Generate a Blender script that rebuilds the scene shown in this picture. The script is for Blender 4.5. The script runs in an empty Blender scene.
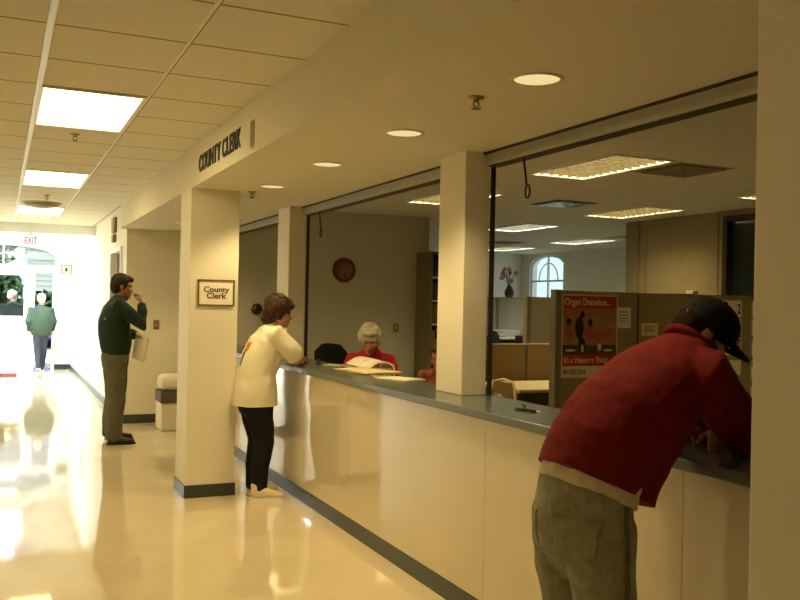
import bpy, bmesh, math, random
from math import sin, cos, pi, radians, sqrt
from mathutils import Vector, Matrix, noise
random.seed(7)
S = bpy.context.scene
C = bpy.data.collections.new('place'); S.collection.children.link(C)
V = Vector

# ------------------------------------------------------------------ materials
def mat(name, col, rough=.6, spec=.4, metal=0, emit=None, estr=0, noise_amt=0, noise_scale=20, bump=0, bump_scale=60,
        coat=0, col2=None, trans=0, alpha=1, sheen=0, detail=4):
    m = bpy.data.materials.new(name); m.use_nodes = True
    nt = m.node_tree; b = nt.nodes['Principled BSDF']
    b.inputs['Base Color'].default_value = (*col, 1); b.inputs['Roughness'].default_value = rough
    b.inputs['Specular IOR Level'].default_value = spec; b.inputs['Metallic'].default_value = metal
    b.inputs['Coat Weight'].default_value = coat; b.inputs['Transmission Weight'].default_value = trans
    b.inputs['Alpha'].default_value = alpha; b.inputs['Sheen Weight'].default_value = sheen
    if emit: b.inputs['Emission Color'].default_value = (*emit, 1); b.inputs['Emission Strength'].default_value = estr
    tc = None
    if noise_amt or col2:
        tc = nt.nodes.new('ShaderNodeTexCoord'); n = nt.nodes.new('ShaderNodeTexNoise')
        n.inputs['Scale'].default_value = noise_scale; n.inputs['Detail'].default_value = detail
        nt.links.new(tc.outputs['Object'], n.inputs['Vector'])
        mx = nt.nodes.new('ShaderNodeMix'); mx.data_type = 'RGBA'
        c2 = col2 or tuple(max(0, c*(1-noise_amt)) for c in col)
        mx.inputs['A'].default_value = (*col, 1); mx.inputs['B'].default_value = (*c2, 1)
        rp = nt.nodes.new('ShaderNodeMapRange'); rp.inputs['From Min'].default_value = .35; rp.inputs['From Max'].default_value = .65
        nt.links.new(n.outputs['Fac'], rp.inputs['Value']); nt.links.new(rp.outputs['Result'], mx.inputs['Factor'])
        nt.links.new(mx.outputs['Result'], b.inputs['Base Color'])
    if bump:
        tc = tc or nt.nodes.new('ShaderNodeTexCoord'); n2 = nt.nodes.new('ShaderNodeTexNoise'); n2.inputs['Scale'].default_value = bump_scale
        n2.inputs['Detail'].default_value = 5
        nt.links.new(tc.outputs['Object'], n2.inputs['Vector']); bp = nt.nodes.new('ShaderNodeBump')
        bp.inputs['Strength'].default_value = bump; bp.inputs['Distance'].default_value = .01
        nt.links.new(n2.outputs['Fac'], bp.inputs['Height']); nt.links.new(bp.outputs['Normal'], b.inputs['Normal'])
    return m

def grid_mat(name, col, line, pitch, offx, offy, width, rough=.9, speck=.15, bump=.3):
    """2 ft ceiling tiles with dark reveal joints"""
    m = mat(name, col, rough, .2, noise_amt=speck, noise_scale=140, bump=bump, bump_scale=160)
    nt = m.node_tree; b = nt.nodes['Principled BSDF']; L = nt.links.new
    g = nt.nodes.new('ShaderNodeNewGeometry'); sp = nt.nodes.new('ShaderNodeSeparateXYZ'); L(g.outputs['Position'], sp.inputs[0])
    outs = []
    for ax, off in (('X', offx), ('Y', offy)):
        a = nt.nodes.new('ShaderNodeMath'); a.operation = 'SUBTRACT'; a.inputs[1].default_value = off - pitch*100; L(sp.outputs[ax], a.inputs[0])
        d = nt.nodes.new('ShaderNodeMath'); d.operation = 'MODULO'; d.inputs[1].default_value = pitch; L(a.outputs[0], d.inputs[0])
        lt = nt.nodes.new('ShaderNodeMath'); lt.operation = 'LESS_THAN'; lt.inputs[1].default_value = width; L(d.outputs[0], lt.inputs[0]); outs.append(lt)
    mxx = nt.nodes.new('ShaderNodeMath'); mxx.operation = 'MAXIMUM'; L(outs[0].outputs[0], mxx.inputs[0]); L(outs[1].outputs[0], mxx.inputs[1])
    old = b.inputs['Base Color'].links[0].from_socket
    mx = nt.nodes.new('ShaderNodeMix'); mx.data_type = 'RGBA'; mx.inputs['B'].default_value = (*line, 1)
    L(old, mx.inputs['A']); L(mxx.outputs[0], mx.inputs['Factor']); L(mx.outputs['Result'], b.inputs['Base Color'])
    return m

def emis(name, col, strength):
    m = bpy.data.materials.new(name); m.use_nodes = True; nt = m.node_tree; nt.nodes.clear()
    e = nt.nodes.new('ShaderNodeEmission'); o = nt.nodes.new('ShaderNodeOutputMaterial')
    e.inputs[0].default_value = (*col, 1); e.inputs[1].default_value = strength; nt.links.new(e.outputs[0], o.inputs[0]); return m

def glass_mat(name, tint=(.95, 1, .98), gloss=.08):
    m = bpy.data.materials.new(name); m.use_nodes = True; nt = m.node_tree; nt.nodes.clear()
    t = nt.nodes.new('ShaderNodeBsdfTransparent'); g = nt.nodes.new('ShaderNodeBsdfGlossy'); mx = nt.nodes.new('ShaderNodeMixShader')
    o = nt.nodes.new('ShaderNodeOutputMaterial'); t.inputs[0].default_value = (*tint, 1); g.inputs['Roughness'].default_value = .02
    mx.inputs[0].default_value = gloss; nt.links.new(t.outputs[0], mx.inputs[1]); nt.links.new(g.outputs[0], mx.inputs[2]); nt.links.new(mx.outputs[0], o.inputs[0]); return m

WALL = (.78, .74, .63)
M = {}
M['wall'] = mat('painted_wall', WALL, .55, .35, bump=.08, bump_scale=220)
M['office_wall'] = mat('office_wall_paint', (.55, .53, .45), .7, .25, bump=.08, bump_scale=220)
M['soffit'] = mat('soffit_paint', (.74, .70, .58), .75, .2)
M['white'] = mat('white_paint', (.85, .85, .82), .4, .4)
M['floor'] = mat('polished_vinyl_floor', (.70, .60, .42), .045, .5, noise_amt=.08, noise_scale=2.2, bump=.006, bump_scale=2.0)
M['carpet'] = mat('office_carpet', (.34, .31, .25), .95, .1, noise_amt=.3, noise_scale=90)
M['pave'] = mat('concrete_paving', (.62, .61, .58), .9, .2, noise_amt=.1, noise_scale=8)
M['tile'] = grid_mat('ceiling_tile', (.80, .77, .66), (.27, .22, .14), .602, .175, .518, .017)
M['otile'] = grid_mat('office_ceiling_tile', (.74, .70, .58), (.52, .47, .37), .602, .094, .031, .010)
M['runner'] = mat('white_runner_bar', (.80, .80, .78), .35, .5)
M['base'] = mat('dark_green_vinyl_base', (.035, .050, .045), .35, .5)
M['laminate'] = mat('cream_laminate', (.66, .59, .45), .06, .7, coat=.35, noise_amt=.05, noise_scale=3)
M['ctop'] = mat('green_grey_countertop', (.115, .135, .125), .22, .5, noise_amt=.12, noise_scale=160)
M['shutter'] = mat('grey_shutter_metal', (.46, .46, .41), .45, .5)
M['track'] = mat('dark_bronze_track', (.030, .022, .012), .5, .4)
M['black'] = mat('black_plastic', (.012, .012, .012), .45, .4)
M['blackfab'] = mat('black_upholstery', (.010, .011, .010), .9, .2, bump=.3, bump_scale=200)
M['bluefab'] = mat('dark_blue_upholstery', (.015, .022, .035), .9, .2)
M['tanfab'] = mat('tan_panel_fabric', (.36, .29, .18), .95, .1, noise_amt=.12, noise_scale=150)
M['brownfab'] = mat('brown_panel_fabric', (.18, .12, .055), .95, .1, noise_amt=.12, noise_scale=150)
M['greyfab'] = mat('grey_panel_fabric', (.46, .45, .38), .95, .1, noise_amt=.08, noise_scale=150)
M['ptrim'] = mat('panel_trim', (.25, .21, .13), .5, .4)
M['olive'] = mat('olive_wallboard', (.30, .25, .14), .6, .3, noise_amt=.06, noise_scale=6)
M['beige'] = mat('beige_plastic', (.66, .58, .38), .5, .4)
M['beiged'] = mat('beige_grille', (.30, .23, .12), .6, .3)
M['paper'] = mat('paper', (.86, .82, .70), .8, .2)
M['cream'] = mat('cream_paper', (.82, .70, .42), .8, .2)
M['desk'] = mat('desk_laminate', (.62, .55, .38), .4, .4)
M['dwood'] = mat('dark_brown_door_wood', (.085, .06, .045), .45, .4, noise_amt=.3, noise_scale=12)
M['chrome'] = mat('chrome', (.7, .68, .62), .2, .5, metal=1)
M['brass'] = mat('brass', (.45, .33, .14), .35, .5, metal=1)
M['gold'] = mat('dull_gold_frame', (.22, .16, .055), .4, .5, metal=.6)
M['bronze'] = mat('bronze_sconce', (.24, .19, .11), .5, .4)
M['red'] = mat('poster_red', (.52, .035, .012), .45, .4)
M['skyglass'] = glass_mat('clear_glass')
M['darkglass'] = mat('dark_office_glass', (.018, .030, .026), .06, .6)
M['leaf'] = mat('tree_leaves', (.035, .085, .030), .6, .3, col2=(.012, .035, .014), noise_scale=3)
M['bark'] = mat('bark', (.08, .06, .04), .9, .1)
M['grass'] = mat('lawn', (.10, .22, .03), .9, .1, noise_amt=.4, noise_scale=5)
M['car'] = mat('blue_car_paint', (.03, .07, .28), .25, .5, coat=.5)
M['tyre'] = mat('rubber', (.02, .02, .02), .8, .2)
M['matred'] = mat('dark_red_carpet_mat', (.18, .035, .025), .95, .1, noise_amt=.3, noise_scale=70)
M['emit_hall'] = emis('warm_light_diffuser', (1, .78, .34), 3.5)
M['emit_lobby'] = emis('lobby_light_diffuser', (.76, .92, 1), 38)
M['emit_soft'] = emis('added_dim_diffuser', (1, .78, .34), 1.9)  # only for the lamp added by the near pillar
M['emit_office'] = emis('office_light_diffuser', (1, .78, .36), 14)
M['emit_far'] = emis('cool_office_light_diffuser', (.95, 1, .85), 17)
M['emit_down'] = emis('downlight_lamp', (1, .80, .36), .36)
M['exit'] = emis('exit_sign_face', (1, 1, .97), .7)
M['louvre'] = mat('louvre_metal', (.085, .075, .05), .5, .2)
M['exitred'] = emis('exit_letter_glow', (.80, .05, .04), .26)

# ------------------------------------------------------------------ helpers
def finish(name, bm, m, parent=None, smooth=False, bevel=0):
    if bevel:
        bmesh.ops.bevel(bm, geom=[e for e in bm.edges], offset=bevel, segments=2, affect='EDGES', profile=.7)
    bm.normal_update()
    me = bpy.data.meshes.new(name); bm.to_mesh(me); bm.free()
    if isinstance(m, (list, tuple)):
        for x in m: me.materials.append(x)
    else: me.materials.append(m)
    if smooth:
        for p in me.polygons: p.use_smooth = True
    o = bpy.data.objects.new(name, me); C.objects.link(o)
    if parent: o.parent = parent
    return o
def thing(name, label, cat, loc=(0, 0, 0), rz=0, group=None):
    o = bpy.data.objects.new(name, None); C.objects.link(o); o.empty_display_size = .1
    o.location = loc; o.rotation_euler = (0, 0, rz); tag(o, label, cat, group); return o
def tag(o, label, cat=None, group=None):
    o['label'] = label
    if cat: o['category'] = cat
    if group: o['group'] = group
    return o
def struct(o, label=None):
    o['kind'] = 'structure'
    if label: o['label'] = label
    return o
def box(bm, x0, x1, y0, y1, z0, z1, mx=None, mi=0):
    vs = [bm.verts.new((x, y, z)) for x in (x0, x1) for y in (y0, y1) for z in (z0, z1)]
    fs = [(0, 1, 3, 2), (4, 6, 7, 5), (0, 4, 5, 1), (2, 3, 7, 6), (0, 2, 6, 4), (1, 5, 7, 3)]
    for f in fs:
        fc = bm.faces.new([vs[i] for i in f]); fc.material_index = mi
    if mx:
        for v in vs: v.co = mx @ v.co
    return vs
def B(*boxes, mx=None):
    bm = bmesh.new()
    for b in boxes: box(bm, *b, mx=mx)
    return bm
def rbox(x0, x1, y0, y1, z0, z1, r=.01, mx=None):
    bm = B((x0, x1, y0, y1, z0, z1)); bmesh.ops.bevel(bm, geom=list(bm.edges), offset=r, segments=3, affect='EDGES', profile=.5)
    if mx: bmesh.ops.transform(bm, matrix=mx, verts=bm.verts)
    return bm
def frame_axes(t, side):
    t = t.normalized(); u = side - t*side.dot(t)
    if u.length < 1e-5: u = V((1, 0, 0)) - t*t.x
    if u.length < 1e-5: u = V((0, 1, 0)) - t*t.y
    u.normalize(); return u, t.cross(u)
def loft(bm, pts, rad, side=(0, 1, 0), n=16, cap=True):
    """closed tube with elliptical sections (ra along side, rb across) and rounded ends"""
    pts = [V(p) for p in pts]; side = V(side); rad = [(r, r) if not isinstance(r, (tuple, list)) else r for r in rad]
    secs = []
    N = len(pts)
    for i, p in enumerate(pts):
        t = (pts[min(i+1, N-1)] - pts[max(i-1, 0)]); secs.append((p, t.normalized(), rad[i]))
    full = []
    if cap:
        p, t, r = secs[0]; rm = min(r)
        for a in (80, 55, 28): full.append((p - t*rm*sin(radians(a))*.8, t, (r[0]*cos(radians(a)), r[1]*cos(radians(a)))))
    full += secs
    if cap:
        p, t, r = secs[-1]; rm = min(r)
        for a in (28, 55, 80): full.append((p + t*rm*sin(radians(a))*.8, t, (r[0]*cos(radians(a)), r[1]*cos(radians(a)))))
    rings = []
    for p, t, r in full:
        u, v = frame_axes(t, side)
        rings.append([bm.verts.new(p + u*r[0]*cos(2*pi*k/n) + v*r[1]*sin(2*pi*k/n)) for k in range(n)])
    for a, b in zip(rings, rings[1:]):
        for k in range(n): bm.faces.new((a[k], a[(k+1) % n], b[(k+1) % n], b[k]))
    bm.faces.new(list(reversed(rings[0]))); bm.faces.new(rings[-1])
def tube(bm, pts, r, n=10): loft(bm, pts, [r]*len(pts), (.3, .9, .2), n, cap=False)
def ell(bm, c, r, mx=None, seg=20):
    res = bmesh.ops.create_uvsphere(bm, u_segments=seg, v_segments=seg//2+2, radius=1)
    for v in res['verts']:
        co = V((v.co.x*r[0], v.co.y*r[1], v.co.z*r[2]))
        if mx: co = mx @ co
        v.co = co + V(c)
def lathe(bm, prof, c=(0, 0, 0), n=24, mi=0):
    rings = []
    for r, z in prof:
        rings.append([bm.verts.new((c[0]+r*cos(2*pi*k/n), c[1]+r*sin(2*pi*k/n), c[2]+z)) for k in range(n)] if r > 1e-6 else [bm.verts.new((c[0], c[1], c[2]+z))])
    for a, b in zip(rings, rings[1:]):
        for k in range(n):
            q = [a[k % len(a)], a[(k+1) % len(a)], b[(k+1) % len(b)], b[k % len(b)]]
            u = []
            for x in q:
                if x not in u: u.append(x)
            if len(u) > 2: bm.faces.new(u).material_index = mi
def text_obj(name, txt, size, m, parent, mx, extrude=.002, bold=0, sx=1, align='CENTER', spacing=1):
    cu = bpy.data.curves.new(name+'_curve', 'FONT'); cu.body = txt; cu.size = size; cu.extrude = extrude; cu.offset = bold
    cu.align_x = align; cu.align_y = 'CENTER'; cu.space_character = spacing
    t = bpy.data.objects.new(name+'_tmp', cu); C.objects.link(t)
    dg = bpy.context.evaluated_depsgraph_get(); me = bpy.data.meshes.new_from_object(t.evaluated_get(dg))
    bpy.data.objects.remove(t); bpy.data.curves.remove(cu)
    me.transform(Matrix.Diagonal((sx, 1, 1, 1))); me.transform(mx); me.materials.clear(); me.materials.append(m); me.name = name
    o = bpy.data.objects.new(name, me); C.objects.link(o)
    if parent: o.parent = parent
    return o
def face_mx(origin, right, up):
    r = V(right).normalized(); u = V(up).normalized(); n = r.cross(u)
    m = Matrix((r, u, n)).transposed().to_4x4(); m.translation = V(origin); return m
def remesh(bm, voxel, smooth=4, adapt=0):
    me = bpy.data.meshes.new('tmp'); bmesh.ops.recalc_face_normals(bm, faces=bm.faces); bm.to_mesh(me); bm.free()
    o = bpy.data.objects.new('tmp', me); C.objects.link(o)
    r = o.modifiers.new('r', 'REMESH'); r.mode = 'VOXEL'; r.voxel_size = voxel; r.adaptivity = adapt
    if smooth:
        s = o.modifiers.new('s', 'SMOOTH'); s.factor = .5; s.iterations = smooth
    dg = bpy.context.evaluated_depsgraph_get(); out = bpy.data.meshes.new_from_object(o.evaluated_get(dg))
    bpy.data.objects.remove(o); bpy.data.meshes.remove(me)
    for p in out.polygons: p.use_smooth = True
    return out
def wrinkle(me, amp, scale, stretch=(1, 1, 1), seed=0):
    me.update()
    nor = [v.normal.copy() for v in me.vertices]
    for v, nn in zip(me.vertices, nor):
        p = V((v.co.x*stretch[0], v.co.y*stretch[1], v.co.z*stretch[2]))*scale + V((seed, seed*1.7, 3.1*seed))
        k = noise.noise(p) + .5*noise.noise(p*2.1)
        v.co += nn*amp*k
def mobj(name, me, m, parent=None, loc=None):
    me.materials.clear()
    for x in (m if isinstance(m, (list, tuple)) else [m]): me.materials.append(x)
    me.name = name; o = bpy.data.objects.new(name, me); C.objects.link(o)
    if parent: o.parent = parent
    return o
def patch(src, pred, off, thick):
    """a cloth patch lying on a garment: faces picked by centre, pushed outward, given thickness"""
    src.update(); bm = bmesh.new(); mp = {}
    for p in src.polygons:
        if pred(p.center, p.normal):
            vs = []
            for i in p.vertices:
                if i not in mp: mp[i] = bm.verts.new(src.vertices[i].co + src.vertices[i].normal*off)
                vs.append(mp[i])
            bm.faces.new(vs)
    r = bmesh.ops.extrude_face_region(bm, geom=list(bm.faces))
    inv = {v: k for k, v in mp.items()}
    for v, k in inv.items(): v.co -= src.vertices[k].normal*(thick+off*.5)
    bmesh.ops.recalc_face_normals(bm, faces=bm.faces)
    me = bpy.data.meshes.new('patch'); bm.to_mesh(me); bm.free()
    for p in me.polygons: p.use_smooth = True
    return me
def copy_tree(o, parent=None):
    c = o.copy(); C.objects.link(c)
    if parent: c.parent = parent
    for ch in list(o.children): copy_tree(ch, c)
    return c

# ------------------------------------------------------------------ the building shell
HC = 2.76; SOF = 2.44
# floors
struct(finish('floor', B((-3.1, 2.60, -3.2, 20.9, -.12, 0)), M['floor']), 'polished cream vinyl hall floor')
struct(finish('floor_office', B((2.60, 11.1, -3.2, 17.2, -.12, 0)), M['carpet']), 'office carpet behind the counter')
struct(finish('ground_paving', B((-14, 14, 20.9, 30, -.14, -.02)), M['pave']), 'bright concrete paving outside the entry')
g = finish('lawn', B((-40, 30, 30, 75, -.14, -.02)), M['grass']); struct(g, 'green lawn beyond the paving')
# hall ceiling and runners
struct(finish('ceiling', B((-2.4, 1.45, -3.2, 15.34, HC, HC+.1)), M['tile']), 'hall ceiling of square acoustic tiles')
for i, (x, w, h) in enumerate(((.175, .031, .014), (.777, .016, .005), (-.427, .016, .005), (-1.029, .016, .005), (-1.631, .016, .005))):
    struct(finish('trim_%d' % (i+1), B((x-w/2, x+w/2, -3.2, 15.34, HC-h, HC)), M['runner']), 'white ceiling runner along the hall')
struct(finish('beam', B((-2.4, 1.43, 15.34, 15.54, 2.607, 3.1)), M['white']), 'white beam where the hall meets the lobby')
struct(finish('ceiling_lobby', B((-3.0, 1.60, 15.54, 20.9, 3.0, 3.1)), M['white']), 'white lobby ceiling')
# soffit over the counter
struct(finish('soffit', B((1.35, 2.66, -3.2, 11.36, SOF, 2.86)), M['soffit']), 'dropped soffit over the service counter')
# walls
struct(finish('wall_left', B((-2.55, -2.4, -3.2, 15.54, 0, 2.86)), M['wall']), 'left hall wall')
struct(finish('wall_back', B((-2.55, 11.1, -3.35, -3.2, 0, 2.86)), M['wall']), 'wall behind the viewer')
D0, D1, DZ = 11.78, 12.95, 2.24
struct(finish('wall_right', B((1.43, 1.60, 11.36, D0, 0, 3.1), (1.43, 1.60, D1, 20.4, 0, 3.1), (1.43, 1.60, D0, D1, DZ, 3.1)), M['wall']), 'right hall wall beyond the counter')
struct(finish('wall_nook', B((1.60, 2.66, 11.36, 11.5, 0, 2.86), (1.43, 1.60, 11.355, 11.36, 0, 2.86)), M['wall']), 'nook wall at the end of the counter')
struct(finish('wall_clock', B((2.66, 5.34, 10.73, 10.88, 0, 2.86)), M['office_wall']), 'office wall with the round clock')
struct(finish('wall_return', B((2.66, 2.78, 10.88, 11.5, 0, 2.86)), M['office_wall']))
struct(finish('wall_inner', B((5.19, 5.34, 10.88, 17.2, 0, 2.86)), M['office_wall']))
struct(finish('wall_north', B((5.34, 11.1, 16.96, 17.2, 0, 2.86)), M['wall']), 'far office wall')
def arch_wall(name, fixed, axis, a0, a1, z1, o0, o1, sill, spring, crown, thick, m, n=18):
    bm = bmesh.new()
    def bx(p0, p1, q0, q1):
        if axis == 'x': box(bm, fixed, fixed+thick, p0, p1, q0, q1)
        else: box(bm, p0, p1, fixed, fixed+thick, q0, q1)
    bx(a0, o0, 0, z1); bx(o1, a1, 0, z1)
    if sill > 0: bx(o0, o1, 0, sill)
    w = (o1-o0)/n; c = (o0+o1)/2; h = (o1-o0)/2
    for k in range(n):
        p0 = o0+k*w; pm = p0+w/2; t = (pm-c)/h
        bx(p0, p0+w, spring+(crown-spring)*sqrt(max(0, 1-t*t)), z1)
    return struct(finish(name, bm, m))
arch_wall('wall_east', 10.83, 'x', -3.2, 17.2, 2.86, 15.35, 16.64, .9, 2.46, 2.716, .2, M['wall'])
arch_wall('wall_entry', 20.4, 'y', -3.0, 1.6, 3.1, -1.0, 1.10, 0, 2.50, 2.72, .22, M['white'], 24)
# lobby left side with unseen tall windows, added to brighten the lobby
struct(finish('wall_lobby', B((-3.1, -2.95, 15.54, 15.9, 0, 3.1), (-3.1, -2.95, 19.9, 20.6, 0, 3.1), (-3.1, -2.95, 15.9, 19.9, 2.7, 3.1), (-3.1, -2.4, 15.44, 15.54, 0, 3.1)), M['white']))
struct(finish('window_lobby_added', B((-3.06, -3.0, 15.9, 15.96, 0, 2.7), (-3.06, -3.0, 17.6, 17.68, 0, 2.7), (-3.06, -3.0, 19.84, 19.9, 0, 2.7)), M['white']))
# office inner room: olive wall with battens and a dark interior window
IW0, IW1 = 5.4, 7.82
bm = B((7.85, 7.97, 3.4, IW0, 0, HC), (7.85, 7.97, IW1, 9.66, 0, HC), (7.85, 7.97, IW0, IW1, 2.65, HC), (7.85, 7.97, IW0, IW1, 0, 1.0), (7.97, 10.83, 9.53, 9.66, 0, HC))
for y in (9.40, 9.25, 7.96): box(bm, 7.833, 7.85, y-.018, y+.018, 0, HC)
struct(finish('wall_office_room', bm, M['olive']), 'olive wall of the inner office')
w = struct(finish('window_2', B((7.89, 7.91, IW0, IW1, 1.0, 2.65)), M['darkglass']), 'dark interior office window')
struct(finish('window_frame', B((7.82, 7.87, IW1-.03, IW1+.04, .96, 2.69), (7.82, 7.87, IW0, IW1-.03, 2.63, 2.69), (7.82, 7.87, IW0, IW1-.03, .96, 1.02)), M['track'], w))
# east arched window: frame, muntins, pane
w = struct(finish('window_1', B((10.93, 10.94, 15.35, 16.64, .9, 2.716)), M['skyglass']), 'arched office window')
bm = B((10.88, 10.92, 15.975, 16.015, .95, 2.70), (10.881, 10.921, 15.39, 16.60, 2.13, 2.17), (10.879, 10.919, 15.35, 15.39, .9, 2.46), (10.879, 10.919, 16.60, 16.64, .9, 2.46), (10.882, 10.922, 15.39, 16.60, .9, .95), (10.882, 10.922, 15.39, 16.60, 1.55, 1.58))
pts = [(10.90, 15.995-.63*cos(pi*k/16), 2.46+.235*sin(pi*k/16)) for k in range(17)]; tube(bm, pts, .022, 8)
pts = [(10.90, 15.995-.36*cos(pi*k/16), 2.17+.37*sin(pi*k/16)) for k in range(17)]; tube(bm, pts, .014, 8)
struct(finish('window_frame', bm, M['white'], w))
# entry frame: transom bar, mullions, transom muntins, glass, a closed half-glazed leaf
w = struct(finish('door_1', B((-1.0, 1.10, 20.45, 20.53, 2.11, 2.25), (.52, .68, 20.455, 20.525, 0, 2.105), (-.42, -.36, 20.455, 20.525, 0, 2.105), (1.04, 1.095, 20.455, 20.525, 0, 2.105), (-.995, -.94, 20.455, 20.525, 0, 2.105)), M['white']), 'white entry door frame under an arched transom')
bm = bmesh.new()
pts = [(.05-1.02*cos(pi*k/20), 20.49, 2.48+.22*sin(pi*k/20)) for k in range(21)]; tube(bm, pts, .03, 8)
for a in (45, 90, 135): tube(bm, [(.05, 20.49, 2.22), (.05+.9*cos(radians(a)), 20.49, 2.24+.42*sin(radians(a)))], .014, 8)
struct(finish('trim_arch', bm, M['white'], w))
struct(finish('transom_pane', B((-.96, 1.06, 20.50, 20.505, 2.25, 2.72)), M['skyglass'], w))
struct(finish('side_panel', B((-.355, .515, 20.47, 20.515, .01, 1.15), (-.355, -.28, 20.47, 20.515, 1.15, 2.10), (.47, .515, 20.47, 20.515, 1.15, 2.10), (-.28, .47, 20.47, 20.515, 2.03, 2.10)), M['white'], w))
struct(finish('pane', B((-.28, .47, 20.49, 20.495, 1.15, 2.03)), M['skyglass'], w))
# base along the walls
struct(finish('baseboard_right', B((1.42, 1.43, 11.36, D0, 0, .10), (1.42, 1.43, D1, 20.4, 0, .10)), M['base']))
struct(finish('baseboard_nook', B((1.43, 1.86, 11.34, 11.355, 0, .11)), M['base']), 'dark base on the nook wall')
struct(finish('baseboard_entry', B((1.10, 1.42, 20.385, 20.4, 0, .11)), M['base']), 'dark base beside the entry')
# brown door in the right hall wall
d = struct(finish('door_2', B((1.50, 1.55, D0+.05, D1-.05, 0, DZ-.05)), M['dwood']), 'dark brown door in the right hall wall')
struct(finish('door_frame', B((1.405, 1.60, D0, D0+.05, 0, DZ), (1.405, 1.60, D1-.05, D1, 0, DZ), (1.405, 1.60, D0+.05, D1-.05, DZ-.05, DZ)), M['white'], d))
bm = bmesh.new(); tube(bm, [(1.50, D0+.12, 1.0), (1.44, D0+.12, 1.0), (1.44, D0+.24, 1.0)], .011)
struct(finish('door_handle', bm, M['brass'], d))

# pillars on the floor
def pillar(x0, x1, y0, y1, label):
    p = finish('pillar', rbox(x0, x1, y0, y1, 0, SOF+.01, .006), M['wall']); struct(p, label)
    b = finish('base_trim', B((x0-.008, x1+.008, y0-.008, y1+.008, 0, .10)), M['base'], p); b['kind'] = 'structure'
    return p
pillar(1.35, 1.74, 6.92, 7.34, 'square pillar carrying the framed office sign')
pillar(1.35, 1.755, .85, 1.275, 'square pillar close to the viewer')
for y0, y1 in ((4.37, 4.69), (7.70, 8.06)):
    struct(finish('column', rbox(2.40, 2.56, y0, y1, 1.043, SOF+.02, .005), M['wall']), 'slim column standing on the counter')

# ------------------------------------------------------------------ service counter
ct = thing('service_counter', 'long cream laminate service counter with green grey top', 'counter', (2.18, -.2, 0))
seams = [-.6, 1.0, 2.35, 3.709, 5.553, 7.4, 9.2, 10.24]
bm = bmesh.new()
for a, b in zip(seams, seams[1:]): box(bm, 0, .42, a+.2+.0015, b+.2-.0015, .10, 1.0)
finish('front_panel', bm, M['laminate'], ct)
bm = rbox(-.03, .42, -.4, 10.44, 1.0, 1.043, .006); finish('countertop', bm, M['ctop'], ct)
finish('toe_base', B((-.004, .40, -.4, 10.44, 0, .105)), M['base'], ct)
# ------------------------------------------------------------------ rolling shutters in the three openings
def shutter(y0, y1, label):
    t = thing('rolling_shutter', label, 'shutter', (2.57, (y0+y1)/2, SOF)); h = (y1-y0)/2
    finish('head_gap', B((-.055, .07, -h, h, -.012, .02)), M['track'], t)
    bm = bmesh.new()
    for k in range(3): box(bm, -.042, .05, -h+.012, h-.012, -.030-.015*k, -.013-.015*k+.0015)
    finish('slat_curtain', bm, M['shutter'], t)
    finish('bottom_bar', B((-.046, .054, -h+.012, h-.012, -.076, -.058)), M['shutter'], t)
    finish('bar_gasket', B((-.03, .04, -h+.012, h-.012, -.080, -.076)), M['track'], t)
    for s in (-1, 1): finish('side_track', B((-.004, .022, s*h-.014 if s > 0 else -h, h if s > 0 else -h+.014, -(SOF-1.043), -.03)), M['track'], t)
    bm = bmesh.new(); yy = h-.34; tube(bm, [(0, yy, -.075), (.0, yy-.02, -.16), (0, yy-.035, -.225)], .006, 8)
    ring = [(0, yy-.045+.022*cos(2*pi*k/14), -.262+.036*sin(2*pi*k/14)) for k in range(15)]; tube(bm, ring, .005, 8)
    finish('pull_cord', bm, M['black'], t)
    return t
shutter(1.275, 4.37, 'raised grey rolling shutter over the opening above the man in the red sweater')
shutter(4.69, 7.70, 'raised grey rolling shutter over the middle opening, in front of the round clock')
shutter(8.06, 10.73, 'raised grey rolling shutter over the far opening behind the woman in the white tee')

# ------------------------------------------------------------------ ceiling fittings
def troffer(x, y, z, m, label, group=None, w=.588, l=1.19):
    t = thing('ceiling_light', label, 'light', (x, y, z), group=group)
    a, b = w/2, l/2
    finish('frame', B((-a, -a+.02, -b, b, -.012, .03), (a-.02, a, -b, b, -.012, .03), (-a+.02, a-.02, -b, -b+.02, -.012, .03), (-a+.02, a-.02, b-.02, b, -.012, .03)), M['white'], t)
    finish('diffuser', B((-a+.02, a-.02, -b+.02, b-.02, -.006, .02)), m, t)
    return t
for x, lab in ((.476, ('glowing rectangular ceiling light nearest along the hall', 'second glowing rectangular ceiling light along the hall', 'far hall ceiling light with a dark dome before it', 'hall ceiling light overhead, outside the picture')), (-1.33, ('unseen hall light of the left row, added to brighten the hall',)*4)):  # the left row is unseen, added for more light in the hall
    for y, l in zip((5.946, 9.505, 13.03), lab): troffer(x, y, HC, M['emit_hall'], l, 'added hall lights out of view' if 'left row' in l else None)
troffer(-1.33, 1.8, HC, M['emit_soft'], 'unseen hall light of the left row, added to brighten the hall', 'added hall lights out of view')  # added unseen lamp that lifts the near pillar's hall face
troffer(.2, 16.6, 3.0, M['emit_lobby'], 'lobby ceiling light behind the beam', 'lobby ceiling lights')
troffer(.2, 18.9, 3.0, M['emit_lobby'], 'lobby ceiling light behind the beam', 'lobby ceiling lights')
troffer(-1.6, 17.7, 3.0, M['emit_lobby'], 'lobby ceiling light behind the beam', 'lobby ceiling lights')
t = thing('ceiling_dome', 'dark shallow dome hanging under the hall ceiling before the far light', 'dome', (.46, 11.98, HC))
bm = bmesh.new(); lathe(bm, [(0, -.075), (.10, -.068), (.18, -.045), (.22, -.012), (.22, 0), (0, 0)]); finish('bowl', bm, M['bronze'], t, True)
bm = bmesh.new(); lathe(bm, [(.22, -.014), (.24, -.012), (.24, 0), (.22, 0)]); finish('rim', bm, M['brass'], t, True)
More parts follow.
